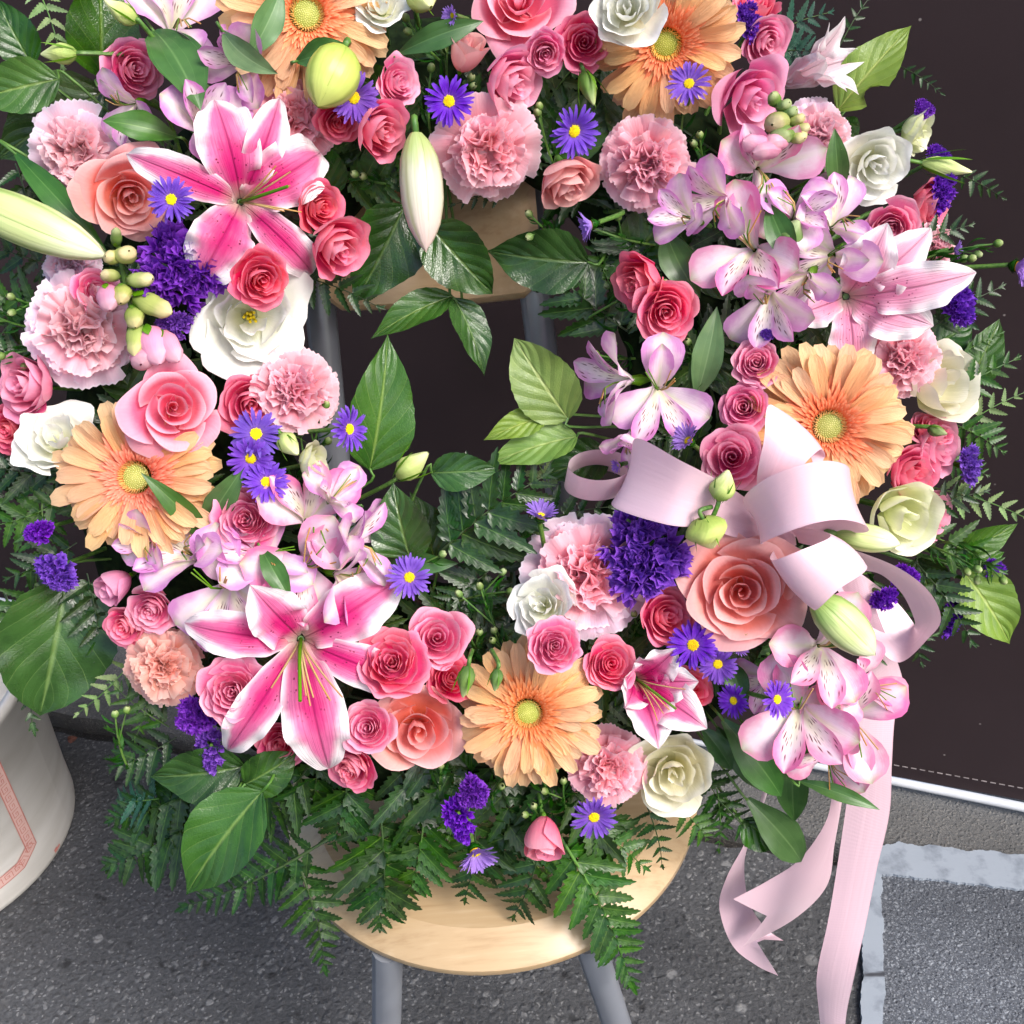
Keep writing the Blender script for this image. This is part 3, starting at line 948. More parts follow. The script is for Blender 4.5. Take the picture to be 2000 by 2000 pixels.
# dark canvas screen behind the chair
PA, PB = G(1745, 1524, .022), G(2000, 1576, .022)
CD = (PB - PA)
CD.z = 0
CD.normalize()
CB = Vector((-CD.y, CD.x, 0))


def cp(a, b, z):
    q = PA + CD * a + CB * b
    return Vector((q.x, q.y, z))


def canvas_mat():
    k = NT('dark brown canvas')
    tc = k.n('TexCoord')
    ob = tc.outputs['Object']
    nz = k.noise(ob, 3, 4)
    w1 = k.n('TexWave', {'Vector': ob, 'Scale': 420.0, 'Distortion': 0.3}, bands_direction='X')
    w2 = k.n('TexWave', {'Vector': ob, 'Scale': 420.0, 'Distortion': 0.3}, bands_direction='Z')
    col = k.mix(k.rng(nz, 0.3, 0.7), lin(42, 32, 34), lin(54, 42, 44))
    vo = k.n('TexVoronoi', {'Vector': ob, 'Scale': 32.0})
    rnd = k.n('SeparateColor', {0: vo.outputs['Color']})
    speck = k.math('MULTIPLY', k.rng(vo.outputs['Distance'], 0.06, 0.03), k.rng(rnd.outputs[0], 0.55, 0.6))
    col = k.mix(k.math('MULTIPLY', speck, 0.5), col, lin(170, 160, 156))
    k.put(k.b.inputs['Base Color'], col)
    k.b.inputs['Roughness'].default_value = 0.8
    k.b.inputs['Specular IOR Level'].default_value = 0.2
    k.bump(k.math('ADD', w1.outputs['Fac'], w2.outputs['Fac']), 0.25, 0.0005)
    return k.m


M['canvas'] = canvas_mat()
M['rail'] = plain('white painted rail', lin(200, 202, 206), lin(214, 216, 220), 0.4, 30)
M['thread'] = plain('grey thread', lin(120, 112, 112), lin(150, 140, 140), 0.7, 30)
scr = tag(empty('canvas_screen', Matrix.Translation(cp(0, 0, 0))), 'dark brown canvas screen with a stitched hem and white bottom rail', 'screen')
Mi = scr.matrix_world.inverted()


def child_world(name, mb, parent, mat, kind=None, smooth=True):
    """mesh given in world coordinates, parented under a thing"""
    inv = parent.matrix_world.inverted()
    mb.v = [tuple(inv @ Vector(p)) for p in mb.v]
    return obj(name, mb.mesh(name, mat, smooth), parent, None, None, kind)


nA, nZ = 40, 24
P = np.zeros((nZ + 1, nA + 1, 3))
for i in range(nZ + 1):
    for j in range(nA + 1):
        a, z = -2.6 + 3.6 * j / nA, .03 + 1.6 * i / nZ
        P[i, j] = cp(a, .006 * math.sin(a * 5 + z * 2), z)
child_world('canvas', MB().grid(P, np.linspace(0, 1, nA + 1)[None, :], np.linspace(0, 1, nZ + 1)[:, None]), scr, M['canvas'])
child_world('rail', MB().tube([cp(-2.6 + .2 * i, 0, .021) for i in range(19)], .0068, sides=12), scr, M['rail'])
mb = MB()
for i in range(110):
    a = -.6 + .012 * i
    c = cp(a, -.007 + .006 * math.sin(a * 5), .062)
    mb.box(c, (.0075, .0012, .0012), Matrix.Rotation(math.atan2(CD.y, CD.x), 3, 'Z'))
child_world('stitching', mb, scr, M['thread'], 'stuff', False)

# white plastic bin with a red key border
BR, BT, BH = .205, .218, .31
BC = G(-116, 1640)


def bin_pt(phi, z, off=0.0):
    r = BR + (BT - BR) * z / BH + off
    return Vector((BC.x + r * math.cos(phi), BC.y + r * math.sin(phi), z))


def bin_hit(px, py):
    d = ray(px, py)
    best = None
    for it in range(4000):
        t = 1.2 + it * .0004
        p = CAM + d * t
        if math.hypot(p.x - BC.x, p.y - BC.y) < BR + (BT - BR) * p.z / BH:
            best = p
            break
    if best is None:
        return (0, 0)
    return math.atan2(best.y - BC.y, best.x - BC.x), best.z


def bin_mat():
    k = NT('scuffed white plastic')
    tc = k.n('TexCoord')
    ob = tc.outputs['Object']
    n1 = k.noise(k.scaled(ob, (1, 1, 5)), 5, 4)
    n2 = k.noise(k.scaled(ob, (30, 30, 10)), 1.0, 4)
    col = k.mix(k.rng(n1, 0.4, 0.75), lin(206, 203, 198), lin(186, 182, 175))
    col = k.mix(k.rng(n2, 0.68, 0.76), col, lin(150, 140, 130))
    k.put(k.b.inputs['Base Color'], col)
    k.b.inputs['Roughness'].default_value = 0.45
    k.bump(n1, 0.1, 0.002)
    return k.m


M['bin'] = bin_mat()
M['redprint'] = plain('faded red print', lin(190, 112, 108), lin(204, 132, 126), 0.5, 50)
M['pinkprint'] = plain('pale red print', lin(214, 172, 164), lin(222, 184, 176), 0.5, 50)
bn = tag(empty('plastic_bin', Matrix.Translation(BC)), 'scuffed white plastic bin with a red key-patterned border standing on the asphalt', 'bin')
prof = [(.0, .006), (BR - .02, .004), (BR - .006, .0005), (BR - .001, .004), (BR + .0005, .012), (BR + .001, .05), (BT, BH - .02), (BT + .006, BH - .018), (BT + .006, BH), (BT - .004, BH), (BT - .004, BH - .02), (BR - .004, .012), (0, .012)]
nb = 72
rows = np.array([[(BC.x + r * math.cos(k * 6.28319 / nb), BC.y + r * math.sin(k * 6.28319 / nb), z) for k in range(nb + 1)] for r, z in prof])
child_world('shell', MB().grid(rows, np.linspace(0, 1, nb + 1)[None, :], np.linspace(0, 1, len(prof))[:, None]), bn, M['bin'])
pc, zc = bin_hit(70, 1645)
p2_, z2_ = bin_hit(47, 1694)
wph = .019 / BR
zt = .27


def bstrip(mb, a, b, w0, off, n=14):
    """a band on the bin from (phi,z) a to b, w0 = (dphi,dz) across"""
    rows = []
    for i in range(n + 1):
        t = i / n
        p, z = a[0] + (b[0] - a[0]) * t, a[1] + (b[1] - a[1]) * t
        rows.append([tuple(bin_pt(p + w0[0] * q, z + w0[1] * q, off)) for q in (0, .5, 1)])
    mb.grid(np.array(rows), np.zeros((1, 3)), np.linspace(0, 1, n + 1)[:, None])


mb1, mb2 = MB(), MB()
ph0 = pc - 1.7
bw = .019
path = [((pc, zt), (pc, zc), (-bw / BR, 0)), ((pc, zc), (p2_, z2_), (-.012 / BR, .016)), ((p2_, z2_), (ph0, z2_), (0, bw))]
for a, b, w0 in path:
    bstrip(mb1, a, b, w0, .0008, 30)
    for q in (0.0, .93):
        bstrip(mb2, (a[0] + w0[0] * q, a[1] + w0[1] * q), (b[0] + w0[0] * q, b[1] + w0[1] * q), (w0[0] * .09, w0[1] * .09), .0014, 30)
    length = math.hypot((b[0] - a[0]) * BR, b[1] - a[1])
    nk = max(1, int(length / .0165))
    for i in range(nk):
        t0 = i / nk
        key = [(0.05, .2), (0.05, .8), (.8, .8), (.8, .35), (.35, .35), (.35, .58), (.58, .58)]

        def uvp(q):
            t = t0 + q[0] / nk
            return (a[0] + (b[0] - a[0]) * t + w0[0] * q[1], a[1] + (b[1] - a[1]) * t + w0[1] * q[1])
        for q0, q1 in zip(key, key[1:]):
            A, B = uvp(q0), uvp(q1)
            d = Vector(((B[0] - A[0]) * BR, B[1] - A[1], 0))
            if d.length < 1e-6:
                continue
            nrm = Vector((-d.y, d.x, 0)).normalized() * .0011
            bstrip(mb2, A, B, (nrm.x / BR, nrm.y), .0014, 2)
child_world('border_band', mb1, bn, M['pinkprint'])
child_world('key_pattern', mb2, bn, M['redprint'], 'stuff')
mb = MB()
q = bin_hit(108, 1664)
bstrip(mb, q, (q[0] + .06, q[1] + .001), (0, .004), .001, 3)
bstrip(mb, (q[0] - .01, q[1]), (q[0] + .025, q[1]), (0, .007), .0012, 3)
child_world('scuff_mark', mb, bn, M['redprint'])

# ------------------------------------------------------------------ the chair


def wood_mat(name, along):
    k = NT(name)
    tc = k.n('TexCoord')
    ob = tc.outputs['Object']
    warp = k.noise(k.scaled(ob, (3, 3, 3)), 1.0, 2)
    sc = (60, 5, 60) if along == 'Y' else (5, 60, 60)
    g = k.noise(k.scaled(ob, sc), 1.0, 5, 0.6)
    g2 = k.noise(k.scaled(ob, tuple(x * 4 for x in sc)), 1.0, 3, 0.6)
    f = k.math('ADD', k.math('MULTIPLY', g, 0.7), k.math('ADD', k.math('MULTIPLY', g2, 0.25), k.math('MULTIPLY', warp, 0.15)))
    col = k.ramp(f, [(0.35, lin(160, 132, 96)), (0.55, lin(176, 150, 114)), (0.75, lin(186, 162, 128))])
    k.put(k.b.inputs['Base Color'], col)
    k.put(k.b.inputs['Roughness'], k.rng(g2, 0.3, 0.7, 0.34, 0.46))
    k.b.inputs['Coat Weight'].default_value = 0.25
    k.b.inputs['Coat Roughness'].default_value = 0.25
    k.bump(g2, 0.08, 0.0005)
    return k.m


M['wood'] = wood_mat('lacquered beech', 'X')
SZ = .47
SC = G(957, 1510, SZ)
SR = .211
ch = tag(empty('wooden_chair', Matrix.Translation(Vector((SC.x, SC.y, 0)))), 'cafe chair with round beech seat, beech backrest and grey steel tube frame', 'chair')
yaw = rad(6)
ns = 96
mb = MB()
for prof in ([(0, 0), (SR * .5, 0), (SR - .031, 0)], [(SR - .031, 0), (SR - .003, -.015), (SR, -.018)], [(SR, -.018), (SR, -.024), (SR - .006, -.032), (SR - .03, -.034), (0, -.034)]):
    rows = np.array([[(SC.x + max(r, 1e-5) * math.cos(k * 6.28319 / ns), SC.y + max(r, 1e-5) * math.sin(k * 6.28319 / ns), SZ + z) for k in range(ns + 1)] for r, z in prof])
    mb.grid(rows, np.linspace(0, 1, ns + 1)[None, :], np.linspace(0, 1, len(prof))[:, None])
child_world('seat', mb, ch, M['wood'])
B0, B1 = W(640, 608, -.004), W(1052, 580, -.004)
bx = (B1 - B0).normalized()
bup = Vector((0, math.sin(WT), math.cos(WT)))
bnr = bx.cross(bup).normalized()
wB, hB = (B1 - B0).length, .2
rows = []
npt = 24
for (zz, dd) in [(.004, 0), (0, .004), (-.0, .016), (.004, .02), (hB - .004, .02), (hB, .016), (hB, .004), (hB - .004, 0), (.004, 0)]:
    row = []
    for j in range(npt + 1):
        s_ = -1.04 + 2.08 * j / npt
        rd = .04 * max(0, abs(s_) - .86) ** 2 * 20 if zz < hB / 2 else -.04 * max(0, abs(s_) - .86) ** 2 * 20
        row.append(tuple((B0 + B1) / 2 + bx * (s_ * wB / 2) + bup * (zz + rd) - bnr * (dd - .02 + .035 * (1 - s_ * s_))))
    rows.append(row)
child_world('backrest', MB().grid(np.array(rows)[::-1], np.linspace(0, 1, npt + 1)[None, :], np.linspace(0, 1, 9)[:, None]), ch, M['wood'])
tr = .0145


def leg(name, pts):
    child_world(name, MB().tube(spline(pts, 24).tolist(), tr, sides=14), ch, M['metal'])


lt, rt = W(618, 520, -.03), W(1040, 520, -.03)
leg('back_tube', [lt + Vector((0, .07, .12)), lt, V(664, 1000, .9), V(690, 1300, .9), Vector((V(690, 1300, .9).x - .03, .98, 0))])
leg('back_tube', [rt + Vector((0, .07, .12)), rt, V(1098, 1000, .9), V(1130, 1290, .9), Vector((V(1130, 1290, .9).x + .04, .98, 0))])
leg('front_leg', [G(757, 1852, SZ - .03), G(754, 2080, .22), G(752, 2330, 0)])
leg('front_leg', [G(1150, 1835, SZ - .03), G(1226, 2066, .22), G(1312, 2335, 0)])
ap = [Vector((SC.x + .14 * math.cos(a), SC.y + .14 * math.sin(a), SZ - .044)) for a in np.linspace(0, 6.2832, 33)]
child_world('seat_ring', MB().tube(ap, .01, sides=8, caps=False), ch, M['metal'])

# ------------------------------------------------------------------ the wreath
LM = []            # landmarks for labels: x, y, phrase
USED = {}
PRO = {}


def proto(key, fn, *a, **k):
    if key not in PRO:
        PRO[key] = fn(*a, **k)
    return PRO[key]


def rin(a):
    """inner radius of the ring (in photo pixels) towards angle a; the hole is taller above its centre"""
    return 335 + 150 * max(0.0, math.cos(a + math.pi / 2)) ** 3


def ring_point(x, y):
    """nearest place on the moss ring for a stem to be stuck into"""
    r = math.hypot(x - RCX, y - RCY) or 1
    q = max(rin(math.atan2(y - RCY, x - RCX)) + 60, min(RMID + 170, r)) / r
    return W(RCX + (x - RCX) * q, RCY + (y - RCY) * q, .035)


def side_word(dx, dy):
    if abs(dy) > abs(dx):
        return 'above' if dy < 0 else 'below'
    return 'beside'


def auto_label(start, x, y):
    xx, yy = max(15, min(1985, x)), max(15, min(1985, y))
    near = sorted(LM, key=lambda l: math.hypot(l[0] - xx, l[1] - yy))
    for a in near[:7]:
        t = f"{start} {side_word(xx - a[0], yy - a[1])} {a[2]}"
        if t not in USED:
            USED[t] = 1
            return t
    for a in near[:6]:
        for b in near[:8]:
            t = f"{start} between {a[2]} and {b[2]}"
            if a is not b and t not in USED and len(t.split()) <= 16:
                USED[t] = 1
                return t
    t = f"{start} {side_word(xx - near[0][0], yy - near[0][1])} {near[0][2]}"
    return t


def flower(name, pr, x, y, d, label, cat, group, mats=None, face=None, spin=None, dh=0.0, h=None, stem=True, zb=-.8, lm=None, squash=1.0):
    hd, q, ang = dome(x, y)
    hh = (hd if h is None else h) + dh
    P = W(x, y, hh)
    if face is None:
        face = (ang if q > 0 else ang, q * 38)
    rs = random.Random(int(x * 7 + y * 13))
    if spin is None:
        spin = rs.uniform(0, 360)
    s = d / 2 / FPX * depth(P)
    mw = Matrix.Translation(P) @ face_matrix(P, face[0], face[1], spin) @ Matrix.Diagonal((s, s, s * squash, 1))
    r = empty(name, mw)
    last = {}
    for n, me, m, kd in pr:
        mt = None
        if mats:
            for key, v in mats.items():
                if n.endswith(key):
                    mt = M[v]
        up = {'sepal': last.get('hip'), 'anther': last.get('stamen'), 'stigma': last.get('pistil')}.get(n)
        if up is not None:
            last[n] = obj(n, me, up, mt, up.matrix_local.inverted() @ m, kd)
        else:
            last[n] = obj(n, me, r, mt, m, kd)
    if stem:
        inv = mw.inverted()
        a = Vector((0, 0, zb))
        b = inv @ ring_point(x, y)
        if (b - a).length > .25:
            mid = a + Vector((0, 0, -.35 * (b - a).length)) * .6 + (b - a) * .3
            rr = max(.035, .0019 / s)
            obj('stem', MB().tube(spline([a, mid, b], 8).tolist(), rr, rr * 1.1, 6).mesh('stem', M['stem']), r)
    tag(r, label, cat, group)
    USED[label] = 1
    if lm:
        LM.append((x, y, lm))
    return r


# moss ring that carries everything
def ring_mesh():
    mb = MB()
    nt, nn = 120, 18
    rows = []
    rs = np.random.RandomState(2)
    for i in range(nt + 1):
        a = (i % nt) / nt * 6.28318
        row = []
        for j in range(nn + 1):
            b = (j % nn) / nn * 6.28318
            jit = 1 + .12 * math.sin(a * 31 + b * 5) + .1 * math.sin(a * 17 - b * 7 + 1)
            r0 = rin(a)
            r = (r0 + 775) / 2 + (775 - r0) / 2 * math.cos(b) * (.9 + .1 * jit)
            row.append(tuple(W(RCX + r * math.cos(a), RCY + r * math.sin(a), .026 + .026 * math.sin(b) * jit)))
        rows.append(row)
    mb.grid(np.array(rows), np.linspace(0, 1, nn + 1)[None, :], np.linspace(0, 1, nt + 1)[:, None])
    return mb


M['moss'] = plain('dark green moss', lin(14, 24, 12), lin(30, 44, 22), 0.9, 120, 0.8, 0.1)
wr = tag(empty('wreath_ring', Matrix.Translation(W(RCX, RCY, 0))), 'dark green moss wreath ring under the flowers, leaning on the chair', 'wreath')
child_world('moss_body', ring_mesh(), wr, M['moss'])
rsw = np.random.RandomState(9)
mb = MB()
for k in range(3):
    pts = []
    for i in range(49):
        a = i / 48 * 6.28318
        r = RMID + (-60, 40, 140)[k] + 12 * math.sin(a * 9 + k)
        pts.append(W(RCX + r * math.cos(a), RCY + r * math.sin(a), .056))
    mb.tube(pts, .0016, sides=5)
child_world('binding_wire', mb, wr, M['stem_dark'])

# ---- roses
SPRAY = [rose_proto(11, 24, H=.95, p=.88, ruffle=.022, curl=.16), rose_proto(12, 22, H=1.0, p=.92, ruffle=.03, curl=.2, droop=.42),
         rose_proto(13, 27, H=.85, p=.85, ruffle=.034, curl=.13, core=.05), rose_proto(14, 20, H=1.1, p=.95, ruffle=.018, curl=.22, droop=.35),
         rose_proto(15, 30, H=.9, p=.9, ruffle=.042, curl=.1, core=.04, jit=.1),
         rose_proto(51, 19, H=1.0, p=.8, ruffle=.05, curl=.18, core=.12, jit=.14), rose_proto(52, 26, H=.8, p=1.0, ruffle=.05, curl=.24, core=.05, jit=.12, narrow=.7), rose_proto(53, 17, H=1.15, p=.9, ruffle=.03, curl=.26, core=.09, jit=.13, narrow=1.05)]
SIDE = [rose_proto(16, 18, H=1.35, p=.9, ruffle=.03, curl=.2, droop=.22, narrow=.95), rose_proto(17, 16, H=1.5, p=.95, ruffle=.03, curl=.22, droop=.15, narrow=1.0)]
BIG = [rose_proto(21, 16, H=.95, p=1.05, ruffle=.012, curl=.34, point=.10, narrow=.95), rose_proto(22, 19, H=.85, p=1.0, ruffle=.016, curl=.32, point=.12, narrow=1.0), rose_proto(23, 14, H=1.1, p=1.1, ruffle=.012, curl=.3, point=.08, narrow=1.0, droop=.4)]
CUP = [rose_proto(42, 10, H=1.35, p=.85, ruffle=.04, curl=.2, wide=1.7, narrow=1.15, droop=.2, jit=.1)]
BUDR = rose_proto(41, 9, H=2.3, p=.8, ruffle=.03, curl=.16, droop=.04, narrow=1.35, wide=1.9, core=.12)
OPEN = rose_proto(43, 12, H=.85, p=.9, ruffle=.05, curl=.26, wide=1.3, narrow=1.1, core=.34, jit=.14)
mb_ = MB()
for _i in range(9):
    _a, _r = _i * 2.4, .03 + .012 * _i
    mb_.tube([(_r * .5 * math.cos(_a), _r * .5 * math.sin(_a), -.55), (_r * math.cos(_a), _r * math.sin(_a), -.2 + .02 * (_i % 3))], .02, .03, 5)
OPEN.append(('stamen_tuft', mb_.mesh('stamen_tuft', M['aster_eye']), I4, 'stuff'))
LISI = [rose_proto(31, 15, H=.9, p=.85, ruffle=.05, curl=.2, wide=1.5, narrow=1.0, jit=.14), rose_proto(32, 13, H=.95, p=.9, ruffle=.05, curl=.26, wide=1.4, narrow=1.1, jit=.14), rose_proto(33, 14, H=1.15, p=.9, ruffle=.04, curl=.16, wide=1.6, narrow=1.05, droop=.3, jit=.12)] + CUP + [OPEN]


def spray(x, y, d, col, label, face=None, v=None, dh=0.0, lm=None, spin=None):
    pr = (SPRAY[:5] + SIDE + [BUDR])[v if v is not None else int(x * 3 + y) % 5]
    if v is not None and v < 5 and int(x + y) % 2:
        pr = SPRAY[(v + 3) % 8]
    flower('spray_rose', pr, x, y, d, label, 'rose', 'small spray roses', {'petal': 'rose_' + col}, face, spin, dh, lm=lm)


def rose(x, y, d, col, label, face=None, v=0, dh=0.0, lm=None, spin=None):
    flower('garden_rose', BIG[v], x, y, d, label, 'rose', 'large garden roses', {'petal': 'rose_' + col}, face, spin, dh, lm=lm)


def lisi(x, y, d, col, label, face=None, v=0, dh=0.0, lm=None, spin=None):
    flower('lisianthus', LISI[v], x, y, d, label, 'lisianthus', 'white and cream lisianthus blooms', {'petal': col}, face, spin, dh, lm=lm)


CARN = [carnation_proto(1), carnation_proto(2), carnation_proto(3, 12, 14, 28)]


def carn(x, y, d, col, label, face=None, v=0, dh=-.012, lm=None, rim=None):
    flower('carnation', CARN[v], x, y, d, label, 'carnation', 'ruffled pink carnations', {'petal': col, 'centre': col, 'outer_petal': rim or col}, face, None, dh, zb=-.7, lm=lm)


GERB = [gerbera_proto(1), gerbera_proto(2)]


def gerb(x, y, d, label, face=None, v=0, dh=0.0, lm=None):
    flower('gerbera', GERB[v], x, y, d, label, 'gerbera', 'apricot gerbera daisies', None, face, None, dh, zb=-.3, lm=lm)


AST = [aster_proto(1), aster_proto(2, 44, 14), aster_proto(3, 36, 38), aster_proto(4, 34, 10)]


def aster(x, y, d, label, face=None, v=0, dh=.018, pale=False, lm=None):
    flower('aster', AST[v], x, y, d, label, 'aster', 'violet asters with yellow eyes', {'ray_petals': 'aster_pale'} if pale else None, face, None, dh, zb=-.36, lm=lm)


STAT = [statice_proto(1, 110), statice_proto(2, 70, (1, .6, .5)), statice_proto(3, 110, (1, .9, .55)), statice_proto(4, 60, (.6, 1, .5))]


def statice(x, y, d, label, face=None, v=0, dh=0.0, lm=None, spin=None):
    flower('statice', STAT[v], x, y, d, label, 'statice', 'purple statice sprigs', None, face, spin, dh, zb=-.8, lm=lm)


ALS = [alstro_proto(1), alstro_proto(2, 14), alstro_proto(3, 28), alstro_proto(4, 6, 'al_out2', 'al_in2'), alstro_proto(5, 48)]


def alstro(x, y, d, label, face=None, v=0, dh=0.0, spin=0, lm=None):
    flower('alstroemeria', ALS[v], x, y, d, label, 'alstroemeria', 'mauve alstroemeria flowers', None, face, spin, dh, zb=-.75, lm=lm)


def lily(x, y, R, petals, col, label, face=None, dh=.01, spin=0, z0=-.38, e0=64, stamens=6, sdir=-60, lm=None, seed=0, eb=.95):
    rs = random.Random(seed)
    pr = []
    for i, (ang, L, wd, e1) in enumerate(petals):
        me = tongue('petal', M[col], L=L, Wd=wd * .86, prof=P_LILY if wd > .3 else P_LILYN, e0=e0, e1=e1, eb=eb, chan=.08 if e1 < 0 else .22, ruf=.22 if wd > .3 else .16, rk=2.9, nu=14, nv=34, seed=seed * 10 + i, x0=.04, z0=z0 + (.03 if wd > .3 else 0))
        pr.append(('petal', me, rotz(rad(ang)), None))
    for i in range(stamens):
        a = rad(sdir + rs.uniform(-42, 42))
        L = rs.uniform(.4, .62)
        c, s_ = math.cos(a), math.sin(a)
        mb = MB().tube(spline([(0.02 * c, .02 * s_, z0), (.1 * c, .1 * s_, z0 + .35), (.3 * c * L * 2, .3 * s_ * L * 2, z0 + .62), (L * c, L * s_, z0 + .72)], 8).tolist(), .013, .008, 5)
        pr.append(('stamen', mb.mesh('stamen', M['straw']), I4, None))
    if stamens:
        a = rad(sdir)
        c, s_ = math.cos(a), math.sin(a)
        mb = MB().tube(spline([(0, 0, z0), (.1 * c, .1 * s_, z0 + .4), (.46 * c, .46 * s_, z0 + .8)], 8).tolist(), .02, .018, 6)
        pr.append(('pistil', mb.mesh('pistil', M['sepal']), I4, None))
        pr.append(('stigma', MB().grid(*bud_grid(.09, .055, [(0, .3), (.5, 1), (1, .7)], 6, 4, 3, .22)).mesh('stigma', M['sepal']), Matrix.Translation((.45 * c, .45 * s_, z0 + .76)), None))
    flower('lily', pr, x, y, 2 * R, label, 'lily', 'pink and white lilies', None, face, spin, dh, zb=z0, lm=lm)


# ---- things laid out from a base point to a tip point
def axis_matrix(P0, P1, roll=0.0):
    X = (P1 - P0).normalized()
    T = (CAM - (P0 + P1) / 2).normalized()
    Z = (T - X * T.dot(X)).normalized()
    q = Matrix.Rotation(rad(roll), 3, X)
    Z = q @ Z
    Y = Z.cross(X)
    return Matrix(((X.x, Y.x, Z.x, P0.x), (X.y, Y.y, Z.y, P0.y), (X.z, Y.z, Z.z, P0.z), (0, 0, 0, 1)))


def leaf(x0, y0, x1, y1, w, mat='salal', label=None, h=(.07, .085), roll=0, bend=20, prof=P_SALAL, name='salal_leaf', side=0.0, chan=.34, ruf=.09, grp='salal leaves', cat='leaf', stem=True, pts=None, bite=None):
    P0, P1 = (W(x0, y0, h[0]), W(x1, y1, h[1])) if pts is None else pts
    L = (P1 - P0).length
    wr_ = w / math.hypot(x1 - x0, y1 - y0) / 2
    seed = int(x0 + y0 * 3)
    me = tongue('blade', M[mat], L=1, Wd=wr_, prof=prof, e0=bend, e1=-bend, chan=chan, ruf=ruf, rk=1.6, nu=10, nv=22, seed=seed, x0=0, chord=True, side=side, teeth=.025 if 'salal' in mat else 0)
    if bite:
        for v_ in me.vertices:
            q_ = abs(v_.co.x - bite[0]) / bite[1]
            if q_ < 1 and v_.co.y * bite[2] > 0:
                lim = wr_ * (1 - .62 * math.sqrt(1 - q_ * q_))
                if abs(v_.co.y) > lim:
                    v_.co.y = lim * bite[2]
    mw = axis_matrix(P0, P1, roll) @ Matrix.Scale(L, 4)
    r = empty(name, mw)
    obj('blade', me, r)
    if stem:
        inv = mw.inverted()
        b = inv @ ring_point(x0, y0)
        a = Vector((0.01, 0, 0))
        if (b - a).length > .08:
            mid = a + Vector((-.12, 0, -.02))
            rr = .0011 / L
            obj('petiole', MB().tube(spline([a, mid, b], 8).tolist(), rr, rr * 1.3, 5).mesh('petiole', M['stem']), r)
    if label is None:
        label = auto_label({'salal': 'glossy dark green salal leaf', 'salal_mid': 'mid green salal leaf', 'salal_light': 'pale green salal leaf', 'lance': 'narrow green alstroemeria leaf', 'lance_pale': 'grey green alstroemeria leaf'}[mat], (x0 + x1) / 2, (y0 + y1) / 2)
    USED[label] = 1
    tag(r, label, cat, grp)
    return r


def lance(x0, y0, x1, y1, w, mat='lance', label=None, h=(.08, .1), roll=0, bend=25, **k):
    return leaf(x0, y0, x1, y1, w, mat, label, h, roll, bend, P_LANCE, 'alstroemeria_leaf', chan=.3, grp='alstroemeria leaves', **k)


def pinna_mesh(seed, mat):
    """one toothed leaflet, unit length along +X"""
    rs = np.random.RandomState(seed)
    K = 7
    t, w = [0.0], [.35]
    for k in range(K):
        t += [(k + .12) / K, (k + .62) / K, (k + .9) / K]
        w += [.74, 1.0, 1.16]
    t.append(1.0)
    w.append(.02)
    t, w = np.array(t), np.array(w)
    w = w * .165 * np.interp(t, [0, .1, .3, .6, .85, 1], [.85, 1.0, .92, .66, .32, .03])
    S, T = np.meshgrid(np.linspace(-1, 1, 5), t)
    X = T + .07 * np.abs(S) * np.interp(T, [0, .8, 1], [.6, 1, 0])
    Y = S * w[:, None] * rs.uniform(.9, 1.1) + rs.uniform(-.06, .06) * T ** 2
    Z = -.12 * T ** 2 + .05 * np.abs(S) * (1 - T)
    return MB().grid(np.stack([X, Y, Z], -1), (S + 1) / 2, T).mesh('leaflet', mat)


PIN = {}


def fern(x0, y0, x1, y1, w, mat='fern', label=None, h=(.055, .07), roll=0, n=None, bend=14, pts=None, start=.1):
    P0, P1 = (W(x0, y0, h[0]), W(x1, y1, h[1])) if pts is None else pts
    L = (P1 - P0).length
    ratio = w / math.hypot(x1 - x0, y1 - y0)
    rs = random.Random(int(x0 * 3 + y0 * 7 + x1))
    mw = axis_matrix(P0, P1, roll) @ Matrix.Scale(L, 4)
    r = empty('fern_frond', mw)
    if mat not in PIN:
        PIN[mat] = [pinna_mesh(s_, M[mat]) for s_ in (1, 2, 3)]
    e = rad(bend)
    f = lambda t: Vector((t, .04 * math.sin(t * 3), math.sin(math.pi * t) * math.tan(e) * .3))
    obj('rachis', MB().tube([f(t / 10) for t in range(11)], .010, .004, 5).mesh('rachis', M['stem_dark' if mat == 'fern' else 'stem']), r)
    n = n or max(6, min(14, int(L / .0115)))
    for i in range(n):
        t = start + (1 - start - .04) * i / (n - 1)
        ln = ratio * .5 * (1.12 - t ** 1.6) * rs.uniform(.9, 1.1) * (0.75 + .5 * min(1, t * 4)) * 1.05
        ln = max(ln, .05)
        for s_ in (-1, 1):
            ang = s_ * rad(62 - 22 * t + rs.uniform(-7, 7))
            m = Matrix.Translation(f(min(1, t + (.02 if s_ > 0 else 0)))) @ rotz(ang) @ Matrix.Rotation(rad(rs.uniform(-18, 12)), 4, 'Y') @ Matrix.Rotation(rad(rs.uniform(-22, 22)), 4, 'X') @ Matrix.Diagonal((ln, max(ln, .09) * rs.uniform(.95, 1.2), ln, 1))
            obj('leaflet', PIN[mat][rs.randrange(3)], r, None, m)
    obj('leaflet', PIN[mat][0], r, None, Matrix.Translation(f(.93)) @ Matrix.Diagonal((.12, .12, .12, 1)))
    if label is None:
        label = auto_label({'fern': 'dark green fern frond', 'fern_mid': 'fresh green fern frond', 'fern_blue': 'blue green fern frond', 'fern_pale': 'pale fern frond'}[mat], (x0 * .4 + x1 * .6), (y0 * .4 + y1 * .6))
    USED[label] = 1
    tag(r, label, 'fern', 'leatherleaf fern fronds')
    return r


P_LBUD = [(0, .3), (.06, .55), (.2, .86), (.4, 1.0), (.6, .97), (.78, .76), (.9, .46), (.97, .2), (1, .02)]
P_SBUD = [(0, .2), (.08, .6), (.25, .95), (.42, 1.0), (.6, .82), (.8, .48), (.93, .26), (1, .1)]


